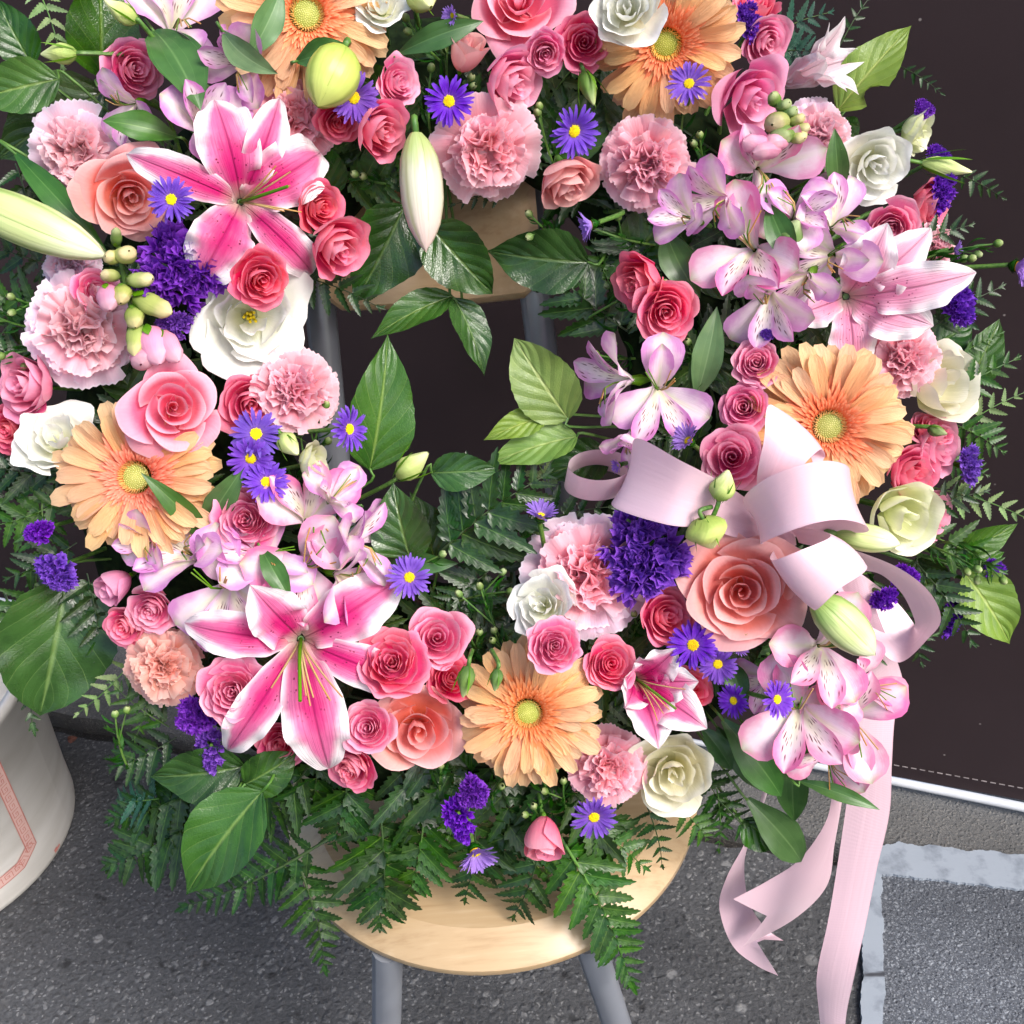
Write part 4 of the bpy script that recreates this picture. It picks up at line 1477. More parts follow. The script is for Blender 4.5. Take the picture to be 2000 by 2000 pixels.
def along_z(P0, P1):
    Z = (P1 - P0).normalized()
    X = CR - Z * CR.dot(Z)
    if X.length < .2:
        X = CU - Z * CU.dot(Z)
    X.normalize()
    Y = Z.cross(X)
    L = (P1 - P0).length
    return Matrix(((X.x, Y.x, Z.x, P0.x), (X.y, Y.y, Z.y, P0.y), (X.z, Y.z, Z.z, P0.z), (0, 0, 0, 1))) @ Matrix.Scale(L, 4), L


def lily_bud(x0, y0, x1, y1, w, mat, label, h=(.11, .12), spin=0):
    P0, P1 = W(x0, y0, h[0]), W(x1, y1, h[1])
    mw, L = along_z(P0, P1)
    r = empty('lily_bud', mw)
    ra = w / math.hypot(x1 - x0, y1 - y0) / 2
    seg = []
    for k in range(3):
        a = np.linspace(-1.12, 1.12, 9)
        t = np.linspace(0, 1, 15)
        A, T = np.meshgrid(a, t)
        rr = np.interp(T, [p[0] for p in P_LBUD], [p[1] for p in P_LBUD]) * ra * (1 + .07 * np.cos(A * 1.4) - .05 * np.abs(A)) * (1 - .03 * k)
        th = A + k * 2.0944 + rad(spin) + .12 * T
        obj('closed_petal', MB().grid(np.stack([rr * np.cos(th), rr * np.sin(th), T * (1 + .01 * k)], -1), (A / 2.24 + .5) / 3 + k / 3, T).mesh('closed_petal', M[mat]), r)
    inv = mw.inverted()
    b = inv @ ring_point(x0, y0)
    obj('stem', MB().tube(spline([(0, 0, .02), (0, 0, -.15), b], 8).tolist(), .0028 / L, .0028 / L, 6).mesh('stem', M['stem']), r)
    tag(r, label, 'lily bud', 'closed lily buds')
    USED[label] = 1


def lisi_bud(x0, y0, x1, y1, w, label, h=(.12, .13), stem_to=None, mat='budlime', sepals=5, opened=False):
    P0, P1 = W(x0, y0, h[0]), W(x1, y1, h[1])
    mw, L = along_z(P0, P1)
    r = empty('lisianthus_bud', mw)
    ra = w / math.hypot(x1 - x0, y1 - y0) / 2
    obj('bud', MB().grid(*bud_grid(1, ra, P_SBUD, 12, 12, 5, .05, 1.4)).mesh('bud', M[mat]), r)
    for k in range(sepals):
        me = tongue('sepal', M['sepal'], L=.95, Wd=.035, prof=P_LANCE, e0=60, e1=78 + 8 * (k % 2), nu=2, nv=7, seed=k, x0=ra * .45, z0=-.05)
        obj('sepal', me, r, None, rotz(k * 6.28 / sepals))
    inv = mw.inverted()
    b = inv @ (W(*stem_to) if stem_to else ring_point(x0, y0))
    obj('stem', MB().tube(spline([(0, 0, .03), (0, 0, -.25), b], 9).tolist(), .0017 / L, .0019 / L, 6).mesh('stem', M['stem']), r)
    tag(r, label, 'flower bud', 'lisianthus buds')
    USED[label] = 1


def sprig(x0, y0, x1, y1, label=None, h=(.06, .09), leaves=16, buds=2, llen=.32):
    """aster greenery: thin stem, narrow leaves, small closed buds"""
    P0, P1 = W(x0, y0, h[0]), W(x1, y1, h[1])
    mw = axis_matrix(P0, P1)
    L = (P1 - P0).length
    r = empty('aster_sprig', mw @ Matrix.Scale(L, 4))
    rs = random.Random(int(x0 * 5 + y1))
    f = lambda t: Vector((t, .05 * math.sin(2.5 * t), .06 * math.sin(3 * t)))
    obj('stem', MB().tube([f(t / 8) for t in range(9)], .0011 / L, .0008 / L, 5).mesh('stem', M['stem']), r)
    ms = proto('sprigleaf', lambda: [tongue('leaflet', M['sprig'], L=1, Wd=.085, prof=P_LANCE, e0=25, e1=-25 - 15 * i, chan=.3, nu=2, nv=6, seed=i, x0=0) for i in range(3)])
    for i in range(leaves):
        t = .05 + .9 * i / leaves
        ln = llen * rs.uniform(.6, 1.1) * (1.1 - .5 * t) * min(1.0, .05 / L)
        m = Matrix.Translation(f(t)) @ Matrix.Rotation(rs.uniform(0, 6.28), 4, 'X') @ Matrix.Rotation(rs.uniform(-1.1, -.5), 4, 'Y') @ Matrix.Scale(ln * 1.6, 4)
        obj('leaflet', ms[rs.randrange(3)], r, None, m)
    bm_ = proto('sprigbud', lambda: MB().grid(*bud_grid(1, .42, [(0, .3), (.2, .85), (.5, 1), (.8, .8), (1, .35)], 8, 6, 4, .06)).mesh('bud', M['budgreen']))
    for i in range(buds):
        e = f(1.0) + (Vector((rs.uniform(-.25, .05), rs.uniform(-.3, .3), rs.uniform(0, .15))) if i else Vector())
        if i:
            obj('stem', MB().tube([f(.6), e], .0007 / L, sides=4).mesh('stem', M['stem']), r)
        d = (e - f(.6)).normalized()
        q = Vector((0, 0, 1)).rotation_difference(d).to_matrix().to_4x4()
        obj('bud', bm_, r, None, Matrix.Translation(e) @ q @ Matrix.Scale(.0075 / L, 4))
    if label is None:
        label = auto_label('aster sprig with narrow leaves and small buds', (x0 + x1) / 2, (y0 + y1) / 2)
    USED[label] = 1
    tag(r, label, 'greenery', 'green aster sprigs')


def snapdragon(pts, buds, label, h=.13):
    P0 = W(pts[-1][0], pts[-1][1], h - .04)
    r = empty('snapdragon', Matrix.Translation(P0))
    path = [W(x, y, h - .04 * i / max(1, len(pts) - 1)) for i, (x, y) in enumerate(pts)]
    child_world('stem', MB().tube(spline(path, 14).tolist(), .0016, .003, 6), r, M['stem'])
    for (x0, y0, x1, y1, w, mat) in buds:
        A, B = W(x0, y0, h), W(x1, y1, h + .012)
        mw, L = along_z(A, B)
        ra = w * .8 / math.hypot(x1 - x0, y1 - y0) / 2
        mb = MB().grid(*bud_grid(1, ra, [(0, .3), (.1, .7), (.3, .95), (.45, 1), (.65, .85), (.82, .8), (.93, .45), (1, .1)], 9, 10, 2, .14, .7))
        b = obj('bud', mb.mesh('bud', M[mat]), r)
        b.matrix_local = r.matrix_world.inverted() @ mw
        mb = MB()
        for k in range(4):
            P, U, T = tongue_grid(L=.4, Wd=.12, prof=P_LANCE, e0=60, e1=80, nu=2, nv=4, seed=k, x0=ra * .5, z0=-.02)
            mb.grid(rot_np(P, rotz(k * 1.57)), U, T)
        c = obj('calyx', mb.mesh('calyx', M['sepal']), r)
        c.matrix_local = r.matrix_world.inverted() @ mw
    tag(r, label, 'snapdragon', 'snapdragon spikes')
    USED[label] = 1
    return r


def loft(name, ea, eb_, parent, n=40, m=6, crown=0.0, mat='satin', notch=None):
    A, B = spline(ea, n), spline(eb_, n)
    t = np.linspace(0, 1, m + 1)
    rows = A[:, None, :] * (1 - t)[None, :, None] + B[:, None, :] * t[None, :, None]
    if notch:
        k = np.linspace(0, 1, n) ** 3
        tgt = np.array(list(notch))
        w = np.clip(1 - np.abs(t - .5) * 2, 0, 1)
        endp = rows[-1]
        mid = (A[-1] + B[-1]) / 2
        rows = rows + (k[:, None] * w[None, :])[:, :, None] * (tgt - mid)[None, None, :]
    nz = np.cross(np.gradient(rows, axis=0), np.gradient(rows, axis=1))
    nz /= np.linalg.norm(nz, axis=2, keepdims=True) + 1e-9
    rows = rows + nz * crown * (1 - (2 * t - 1) ** 2)[None, :, None]
    mb = MB().grid(rows, t[None, :], np.linspace(0, 1, n)[:, None])
    o = child_world(name, mb, parent, M[mat])
    return o

# ------------------------------------------------------------------ what stands where
# gerberas
gerb(598, 28, 345, 'apricot gerbera at the top edge beside the lime lily bud', (60, 8), 0, .012, lm='the lime-bud gerbera')
gerb(1300, 84, 315, 'apricot gerbera with a white lisianthus and an aster overlapping its petals', (280, 10), 1, .01, lm='the aster-topped gerbera')
gerb(1618, 832, 335, 'apricot gerbera behind the pink satin bow loop', (350, 10), 0, .008, lm='the gerbera behind the bow')
gerb(268, 932, 335, 'apricot gerbera tucked under the round rosy garden rose', (180, 22), 1, .004, lm='the gerbera under the rosy rose')
gerb(1032, 1390, 300, 'apricot gerbera at the bottom of the wreath beside two small green buds', (255, 14), 0, .0, lm='the lowest gerbera')
# lilies
lily(476, 394, 178, [(157, 1.55, .25, -66), (101, 1.36, .40, -72), (66, 1.45, .26, -62), (30, 1.36, .42, -74), (-46, 1.45, .28, -78), (-122, 1.2, .42, -62)],
     'lily', 'wide open magenta and white lily with bare stamens above the purple statice', (0, 5), .022, sdir=20, lm='the big upper lily', seed=1)
lily(584, 1258, 208, [(172, 1.3, .26, -58), (128, .9, .32, 16), (33, 1.34, .34, -60), (-77, 1.58, .36, -66), (-122, 1.6, .25, -70), (-20, 1.45, .25, -66)],
     'lily', 'wide open spotted magenta lily low on the wreath with green stamens', (250, 8), .022, sdir=-85, lm='the big lower lily', seed=2)
lily(1664, 586, 178, [(70, 1.0, .34, -6), (12, 1.5, .32, -36), (42, 1.25, .3, -42), (-18, 1.05, .36, -20), (-84, 1.05, .3, -44), (195, .8, .26, -10)],
     'lily_pale', 'pale pink lily with curled petals above the bow-side gerbera', (330, 12), .016, stamens=0, lm='the pale curled lily', seed=3)
lily(1262, 1338, 140, [(55, .98, .34, 26), (5, 1.0, .36, 20), (-36, 1.3, .4, 6), (-82, 1.15, .4, 10), (160, .7, .3, 52), (220, .8, .3, 46)],
     'lily', 'half open magenta lily between the lowest gerbera and white rose', (330, 20), .012, z0=-.55, e0=74, stamens=4, sdir=-40, lm='the half open lily', seed=4)
lily(1600, 128, 88, [(75, 2.2, .4, 20), (10, 2.3, .42, 8), (-50, 2.15, .4, 16), (130, 2.1, .36, 36), (200, 2.0, .36, 40), (270, 2.1, .36, 30)],
     'lily_white', 'blush white trumpet lily seen from the side near the bitten leaf', (24, 62), .0, z0=-1.3, e0=84, stamens=0, lm='the side-on trumpet lily', seed=5, eb=2.2)
# garden roses
rose(258, 388, 185, 'peach', 'salmon garden rose beside the magenta lily with an aster on it', (300, 22), 1, .006, lm='the salmon rose by the upper lily')
rose(340, 795, 185, 'blush', 'round rosy garden rose lying over a gerbera', (0, 4), 0, .022, lm='the round rosy rose')
rose(818, 1432, 175, 'peach', 'peach garden rose beside the lowest gerbera', (280, 22), 2, .004, lm='the peach rose')
rose(1450, 1158, 240, 'peach', 'largest salmon garden rose beneath the satin bow', (290, 8), 1, .034, lm='the largest rose')
rose(1012, -6, 195, 'blush', 'pink garden rose cut off by the top edge', (90, 24), 0, .006, lm='the rose cut by the top edge')
rose(1478, 198, 160, 'orchid', 'orchid pink garden rose beside the snapdragon spike', (330, 46), 2, .0, lm='the orchid rose')
# lisianthus and white roses
lisi(490, 622, 215, 'white', 'open white lisianthus with a yellow centre under a small coral rose', (290, 10), 4, -.004, lm='the open white lisianthus')
lisi(108, 848, 160, 'white', 'white lisianthus touching the gerbera under the rosy rose', (110, 30), 0, .0, lm='the white bloom at the left edge')
lisi(1716, 326, 145, 'white', 'white lisianthus beside the opening lime bud', (330, 24), 2, .008, lm='the white lisianthus by the lime bud')
lisi(1056, 1182, 145, 'white', 'white lisianthus leaning on the white rimmed carnation', (150, 16), 0, .02, lm='the white lisianthus on a carnation')
lisi(1222, 12, 145, 'white', 'white lisianthus overlapping the aster-topped gerbera', (100, 20), 2, .05, lm='the white lisianthus at the top')
lisi(742, 2, 105, 'white', 'small white lisianthus cut off by the top edge', (100, 40), 1, .01)
lisi(1318, 1516, 165, 'ivory', 'ivory rose over the rim of the round seat', (285, 20), 2, .0, lm='the ivory rose over the seat')
lisi(1852, 744, 160, 'ivory', 'ivory rose turned away beside the pale carnation', (10, 54), 3, .0, lm='the turned ivory rose')
lisi(1772, 1016, 145, 'lime', 'cream lisianthus touching the green lily bud by the bow', (330, 46), 3, .022, lm='the cream lisianthus')
lisi(622, 902, 80, 'lime', 'small lime lisianthus opening below two violet asters', (10, 56), 3, .012, lm='the small lime bloom')
lisi(1803, 258, 88, 'lime', 'opening lime lisianthus bud against the dark canvas', (350, 66), 3, .0)
# carnations
carn(150, 298, 180, 'carn', 'pink carnation beside the salmon rose near the top left leaves', (190, 14), 0, lm='the carnation by the left leaves', rim='carn_rim')
carn(160, 640, 215, 'carn', 'pink carnation under the snapdragon spike', (190, 10), 1, lm='the snapdragon carnation', rim='carn_rim')
carn(578, 762, 175, 'carn_warm', 'pink carnation between the white lisianthus and violet asters', (60, 20), 2, lm='the carnation by the hole', rim='carn')
carn(950, 292, 205, 'carn_warm', 'pink carnation above the visible backrest', (290, 12), 0, rim='carn', lm='the carnation above the backrest')
carn(1262, 322, 185, 'carn_warm', 'pink carnation beneath the aster-topped gerbera', (260, 12), 2, rim='carn', lm='the carnation under the gerbera')
carn(1764, 704, 150, 'carn_warm', 'pink carnation between the pale lily and the turned ivory rose', (20, 16), 1)
carn(1148, 1122, 235, 'carn_warm', 'large white rimmed pink carnation beside the purple statice', (60, 8), 1, rim='carn_rim', lm='the white rimmed carnation')
carn(1188, 1500, 150, 'carn_warm', 'pink carnation between the lowest gerbera and ivory rose', (290, 20), 0, lm='the lowest carnation')
carn(322, 1302, 160, 'carn_peach', 'dusty peach carnation below two coral spray roses', (215, 24), 2, lm='the dusty peach carnation')
carn(578, 232, 165, 'carn_warm', 'salmon carnation peeping out behind the upper lily', (60, 10), 0, dh=-.02)
carn(1598, 268, 150, 'carn', 'pale pink carnation behind the greenish snapdragon spike', (20, 26), 1, dh=-.02, rim='carn_rim')
carn(140, 520, 120, 'carn_rim', 'pale carnation behind the snapdragon and the big green bud', (150, 30), 2, dh=-.02)
carn(1826, 486, 95, 'carn', 'small pale carnation beside a side-on lilac aster', (10, 50), 1, dh=-.02)
# spray roses
spray(268, 134, 120, 'mauve', 'mauve spray rose beside the thin green bud', (0, 24), 0, .01, 'the mauve rose')
spray(1142, 82, 118, 'coral', 'coral spray rose beside the white lisianthus at the top', (60, 8), 1, .01)
spray(1066, 106, 88, 'mauve', 'mauve pink spray rose under the rose cut by the top edge', (300, 16), 2, .012)
spray(915, 88, 72, 'pale', 'closed pale pink spray rose with green sepals near the top', (70, 66), 7, .0)
spray(1010, 165, 135, 'pink', 'pink spray rose facing sideways above a carnation', (340, 48), 5, .004, 'the sideways pink rose')
spray(784, 158, 100, 'pink', 'pink spray rose right above another pink spray rose', (10, 40), 1, .0)
spray(752, 258, 120, 'coral', 'coral pink spray rose facing sideways above the white lily bud', (340, 44), 5, .004, 'the rose above the white bud')
spray(660, 240, 88, 'red', 'dark coral spray rose half hidden by an aster', (270, 20), 0, .0)
spray(1112, 368, 125, 'pale', 'pale pink spray rose nodding beside the gap over the backrest', (295, 58), 5, -.004, 'the nodding pale rose')
spray(1480, 6, 95, 'coral', 'coral spray rose cut off by the top edge beside the gerbera', (80, 50), 5, .0)
spray(1504, 84, 105, 'pink', 'pink spray rose between the gerbera and trumpet lily', (330, 34), 3, .004)
spray(1828, 404, 105, 'coral', 'coral spray rose facing away at the canvas beside purple statice', (350, 62), 5, -.01)
spray(1742, 448, 115, 'pink', 'pink spray rose below the white lisianthus by the lime bud', (280, 12), 2, .006, 'the pink rose above the pale lily')
spray(514, 548, 122, 'red', 'deep coral spray rose overlapping the open white lisianthus', (320, 22), 2, .03, 'the coral rose on the lisianthus')
spray(192, 566, 90, 'mauve', 'mauve spray rose half hidden behind the snapdragon', (30, 20), 0, .0)
spray(40, 752, 135, 'mauve', 'mauve spray rose turned towards the left edge', (175, 52), 5, .0, 'the mauve rose at the left edge')
spray(12, 842, 95, 'red', 'dark pink spray rose behind the white bloom at the left edge', (200, 40), 1, -.01)
spray(492, 792, 125, 'coral', 'coral spray rose behind the violet asters beside the rosy rose', (300, 20), 3, -.004)
spray(634, 406, 105, 'red', 'deep coral spray rose tight beside the upper lily', (350, 34), 0, .0)
spray(668, 490, 132, 'coral', 'coral spray rose hanging over the backrest beside the upper lily', (320, 46), 5, .0, 'the coral rose by the upper lily')
spray(478, 1014, 138, 'pink', 'pink spray rose above the alstroemeria cluster beside a green leaf', (160, 8), 4, .014, 'the pink rose by the leaf pair')
spray(212, 1150, 66, 'orchid', 'closed orchid pink spray rose with a green sepal', (215, 66), 7, -.004)
spray(292, 1196, 102, 'pink', 'pink spray rose above the dusty peach carnation', (240, 34), 1, .0)
spray(238, 1228, 88, 'coral', 'coral spray rose squeezed beside the big dark leaf', (220, 40), 3, -.004, 'the coral rose by the big leaf')
spray(452, 1352, 142, 'pink', 'large pink spray rose overlapping the lower lily', (200, 10), 4, .03, 'the pink rose on the lower lily')
spray(855, 1244, 122, 'pink', 'pink spray rose topmost of the four near the lowest gerbera', (60, 8), 0, .0, 'the topmost rose of four')
spray(764, 1292, 145, 'coral', 'coral pink spray rose resting on a lily petal', (110, 12), 4, .02, 'the rose on the lily petal')
spray(884, 1322, 100, 'red', 'dark coral spray rose under a green bud beside the gerbera', (30, 20), 1, .0)
spray(716, 1422, 105, 'pink', 'pink spray rose touching the peach garden rose', (180, 12), 0, .02, 'the rose touching the peach rose')
spray(680, 1508, 108, 'coral', 'coral spray rose lowest beside the lily petal tip', (230, 46), 4, .0)
spray(546, 1456, 100, 'coral', 'coral spray rose between two lower lily petals', (240, 22), 1, -.006)
spray(1086, 1262, 112, 'pink', 'pink spray rose between the white lisianthus and lowest gerbera', (0, 10), 4, .045, 'the pink rose under the white lisianthus')
spray(1196, 1296, 105, 'coral', 'coral spray rose beside the half open lily', (20, 14), 0, .006)
spray(1308, 1204, 118, 'coral', 'coral spray rose touching the largest rose', (0, 30), 3, .0)
spray(1356, 1342, 88, 'red', 'small deep coral spray rose behind the half open lily', (20, 30), 1, -.008)
spray(1430, 892, 130, 'pink', 'pink spray rose beside the left loop of the bow', (100, 6), 3, .014, 'the pink rose in the bow')
spray(1452, 794, 98, 'mauve', 'mauve pink spray rose middle of three in a column', (150, 12), 0, .006, 'the middle rose of three')
spray(1478, 706, 95, 'pink', 'pink spray rose top of three in a column', (90, 14), 2, .004, 'the top rose of three')
spray(1302, 612, 128, 'coral', 'coral spray rose lower of a pair beside the hole', (300, 16), 0, .008, 'the coral pair')
spray(1240, 556, 120, 'red', 'coral spray rose upper of a pair beside the hole', (200, 48), 5, .0)
spray(1790, 928, 115, 'coral', 'coral spray rose below the bow-side gerbera', (350, 44), 5, .0, 'the rose below the gerbera tip')
spray(1842, 872, 112, 'pink', 'pink spray rose outermost beside the fern with spores', (355, 56), 5, -.004, 'the outermost rose')
spray(1822, 832, 85, 'coral', 'coral spray rose touching the turned ivory rose', (60, 50), 3, -.01)
spray(1832, 1006, 98, 'pink', 'pink spray rose behind the cream lisianthus', (350, 60), 5, -.014)
spray(1060, 1655, 80, 'coral', 'long pink rosebud hanging over the seat', (268, 74), 7, .01, 'the hanging rosebud')
# asters
A_ = [(335, 390, 98, 'violet aster lying on the salmon rose', 0, None), (690, 190, 108, 'violet aster below the lime lily bud', 1, (330, 20)), (877, 198, 104, 'violet aster alone above the carnation over the backrest', 0, None),
      (1120, 255, 112, 'violet aster between two pink carnations', 1, (330, 30)), (1156, 438, 75, 'lilac aster seen from the side near the backrest', 2, (195, 76)), (1346, 165, 94, 'violet aster on the gerbera petals at the top', 3, (100, 28)),
      (500, 848, 108, 'violet aster topmost of the three beside the rosy rose', 0, (100, 8)), (490, 894, 100, 'violet aster middle of the three beside the rosy rose', 1, (260, 22)), (520, 942, 96, 'violet aster lowest of three above a pink rose', 1, (90, 12)),
      (680, 838, 98, 'violet aster at the edge of the dark hole', 0, (0, 46)), (1056, 1010, 82, 'lilac aster beside the white rimmed carnation', 2, (80, 52)), (800, 1128, 96, 'violet aster with gaps between petals under the fern', 3, (120, 10)),
      (1346, 862, 82, 'violet aster behind the pink rose in the bow', 2, (140, 50)), (1354, 1260, 104, 'violet aster upper of the pair under the largest rose', 0, (150, 6)), (1402, 1296, 86, 'violet aster lower of the pair under the largest rose', 1, (270, 20)),
      (1516, 1366, 84, 'violet aster lying on the alstroemeria petals', 1, (0, 40)), (1434, 1368, 74, 'small violet aster beside the broad green leaf', 1, (200, 30)), (928, 1662, 100, 'violet aster hanging over the seat', 2, (290, 56)), (1160, 1594, 98, 'violet aster beside the hanging rosebud', 3, (280, 34)),
      (1985, 520, 90, 'lilac aster on a long stem at the right edge', 2, (350, 70)), (1440, 1268, 48, 'small closed violet aster under the largest rose', 2, (30, 40)), (1862, 488, 48, 'small lilac aster half open against the canvas', 2, (0, 78)), (885, 30, 50, 'small violet aster near the rose cut by the top edge', 2, (180, 40)), (1210, 908, 40, 'tiny violet aster inside the small ribbon loop', 2, (200, 60))]
for i, (x, y, d, t, v, fc) in enumerate(A_):
    aster(x, y, d, t, fc, v, .045 if i == 0 else (.06 if i == 15 else .036 if i in (5, 9) else .016), pale=(v == 2), lm='the ' + {0: 'aster on the rose', 2: 'lone upper aster', 9: 'aster at the hole', 11: 'aster under the fern', 13: 'asters under the largest rose', 17: 'hanging aster', 18: 'lowest aster'}[i] if i in (0, 2, 9, 11, 13, 17, 18) else None)
# statice
S_ = [(350, 528, 190, 'large purple statice below the upper lily', 2, 150, 'the statice under the lily'), (350, 628, 90, 'purple statice strip under the open white lisianthus', 1, 20, None), (1258, 1082, 195, 'large purple statice between the bow and carnation', 2, 40, 'the large dark statice'),
      (84, 1032, 75, 'small purple statice upper of two above the big dark leaf', 1, 30, None), (98, 1112, 110, 'purple statice lower of two above the big dark leaf', 1, 150, 'the statice on the big leaf'), (392, 1398, 95, 'purple statice upper of two behind the lower lily', 0, 0, None), (402, 1464, 92, 'purple statice lower of two behind the lower lily', 3, 0, None),
      (922, 1540, 80, 'purple statice highest in the bottom ferns', 0, 100, None), (886, 1600, 100, 'purple statice above the hanging aster', 3, 10, 'the statice in the ferns'), (1858, 590, 110, 'purple statice beside the pale curled lily tip', 1, 140, None), (1884, 908, 80, 'purple statice under the outermost pink rose', 3, 0, None),
      (1732, 1162, 72, 'purple statice inside the right ribbon loop', 1, 30, None), (1772, 1126, 66, 'purple statice above the right ribbon loop', 0, 0, None), (1852, 1196, 88, 'purple statice behind the ribbon loop fold', 3, -30, None), (1830, 372, 88, 'purple statice below the white lisianthus by the lime bud', 3, -20, None), (1836, 308, 62, 'purple statice between the lime buds', 0, 0, None),
      (1808, 214, 50, 'purple statice tip above the opening lime bud', 0, 0, None), (1452, 42, 80, 'purple statice between gerbera and coral rose at the top', 3, 0, None), (1944, 1112, 58, 'purple statice upper of two over the big pale leaf', 0, 0, None), (1934, 1146, 48, 'purple statice lower of two over the big pale leaf', 3, 0, None), (1505, 652, 38, 'purple statice in the shade below the alstroemerias', 1, 0, None)]
for x, y, d, t, v, sp, lm in S_:
    statice(x, y, d * 1.2, t, None, v, .006, lm, sp)
# alstroemerias
L_ = [(350, 28, 190, 'mauve alstroemeria at the top above the dark leaf', (60, 40), 1, 10, 'the top alstroemeria'), (462, 128, 150, 'pale mauve alstroemeria beside the curling leaf', (200, 30), 2, 30, None), (400, 238, 165, 'streaked alstroemeria right above the upper lily', (60, 28), 2, 0, 'the alstroemeria over the lily'),
      (240, 212, 130, 'mauve alstroemeria under the mauve spray rose', (200, 44), 1, 200, None), (1498, 340, 190, 'pink alstroemeria with upright petals near the snapdragon', (330, 22), 3, 0, 'the upright alstroemeria'), (1392, 398, 150, 'mauve alstroemeria beside the carnation under the gerbera', (200, 40), 1, 60, None), (1455, 478, 195, 'pink alstroemeria with a yellow anther', (150, 22), 3, 190, 'the yellow-anther alstroemeria'),
      (1640, 420, 150, 'mauve alstroemeria above the pale curled lily', (60, 36), 1, 40, None), (1608, 505, 165, 'pink alstroemeria left of the pale curled lily', (200, 26), 0, 90, None), (1498, 600, 165, 'white and mauve alstroemeria hanging above three roses', (260, 40), 2, 200, None),
      (1290, 770, 175, 'mauve alstroemeria with a yellow throat beside the pale leaves', (300, 16), 0, 180, 'the yellow-throat alstroemeria'), (1188, 742, 170, 'mauve alstroemeria turned sideways towards the hole', (180, 64), 2, 30, 'the sideways alstroemeria'), (1224, 868, 105, 'crumpled mauve alstroemeria above the ribbon loops', (250, 50), 4, 20, None),
      (612, 1004, 185, 'pink alstroemeria with two brown anthers', (40, 20), 3, 20, 'the brown-anther alstroemeria'), (352, 1072, 175, 'mauve alstroemeria with petals swept back under the gerbera', (150, 44), 1, 80, 'the swept-back alstroemeria'), (432, 1160, 205, 'mauve alstroemeria with a striped petal pointing down', (230, 26), 0, 190, 'the striped alstroemeria'),
      (592, 1112, 190, 'pink spotted alstroemeria above the lower lily', (270, 16), 3, 150, 'the spotted alstroemeria'), (712, 1056, 165, 'pink alstroemeria turned sideways under the fern', (10, 56), 2, 20, None), (690, 1132, 160, 'pale alstroemeria pointing at a lily petal', (340, 50), 1, 200, None),
      (1618, 1268, 190, 'white throated pink alstroemeria behind the green lily bud', (340, 20), 3, 150, 'the white-throat alstroemeria'), (1556, 1396, 205, 'pink alstroemeria under the aster near the ribbon tail', (250, 20), 3, 190, 'the alstroemeria by the aster'), (1668, 1408, 190, 'pink alstroemeria against the ribbon tail', (330, 22), 3, 10, 'the alstroemeria on the tail'), (1618, 1492, 145, 'pink alstroemeria lowest of the cluster near the ribbon tail', (270, 46), 3, 40, 'the lowest alstroemeria'),
      (1560, 560, 150, 'mauve alstroemeria wedged between its cluster and the pale curled lily', (230, 40), 1, 100, None), (1330, 420, 130, 'pale mauve alstroemeria nearest the carnation under the gerbera', (160, 46), 2, 70, None), (1560, 410, 150, 'pink alstroemeria in the middle of the upper cluster', (60, 30), 2, 250, None), (280, 1062, 120, 'mauve alstroemeria tucked below the gerbera under the rosy rose', (200, 50), 2, 60, None), (520, 1080, 160, 'pink alstroemeria in the middle of the lower left cluster', (100, 24), 0, 60, None), (660, 960, 130, 'pale pink alstroemeria above the brown-anther one', (50, 40), 2, 140, None), (480, 60, 130, 'pale mauve alstroemeria below the top gerbera edge', (30, 36), 2, 300, None), (1700, 1340, 150, 'pink alstroemeria outermost of the lower cluster', (350, 46), 3, 70, None), (1490, 1330, 120, 'pink alstroemeria nearest the small violet aster', (200, 40), 1, 130, None)]
for x, y, d, t, fc, v, sp, lm in L_:
    alstro(x, y, d * 1.3, t, fc, v, .045 if y > 1240 and x > 1500 else .012, sp, lm)
# lily buds
lily_bud(672, 96, 622, 208, 94, 'bud_lime', 'fat lime lily bud under the top gerbera', (.13, .145))
lily_bud(812, 262, 832, 488, 84, 'bud_white', 'white lily bud hanging over the backrest', (.12, .13))
lily_bud(-90, 376, 208, 500, 92, 'bud_green', 'long green and white lily bud entering at the left edge', (.11, .12), 40)
lily_bud(1590, 1168, 1708, 1278, 82, 'bud_green', 'pale green lily bud under the lower bow loop', (.17, .17), 20)
lily_bud(1632, 1042, 1758, 1062, 58, 'bud_green', 'green lily bud beside the cream lisianthus', (.125, .135), 60)
# lisianthus buds
lisi_bud(150, 104, 80, 106, 40, 'thin green lisianthus bud on a straight stem beside the mauve rose', (.12, .12), (240, 106, .1))
lisi_bud(268, 44, 204, 0, 46, 'lime lisianthus bud touching the top alstroemeria')
lisi_bud(776, 932, 836, 884, 44, 'slender lime lisianthus bud over the dark hole', (.1, .11), (690, 980, .07))
lisi_bud(1404, 978, 1422, 918, 50, 'green lisianthus bud upright before the bow', (.165, .17), (1378, 1040, .15))
lisi_bud(1372, 1012, 1392, 1070, 78, 'rounded lime lisianthus bud hanging before the bow', (.165, .16), (1390, 990, .16))
lisi_bud(548, 850, 582, 888, 36, 'round little lime bud beside the lowest violet aster')
lisi_bud(1800, 318, 1898, 336, 34, 'long green lisianthus bud pointing at the canvas', (.06, .06), (1700, 300, .05))
lisi_bud(915, 1300, 904, 1362, 34, 'green bud hanging on a stem over the lowest gerbera', (.15, .15), (922, 1270, .13), 'budgreen')
lisi_bud(972, 1306, 966, 1350, 26, 'tiny green bud over the lowest gerbera', (.15, .15), (960, 1270, .13), 'budgreen')
lisi_bud(1140, 140, 1160, 205, 30, 'thin green bud between two roses and the gerbera', (.11, .12), None, 'budgreen')
lisi_bud(812, -20, 842, 14, 50, 'green bud cut off by the top edge', (.11, .12))
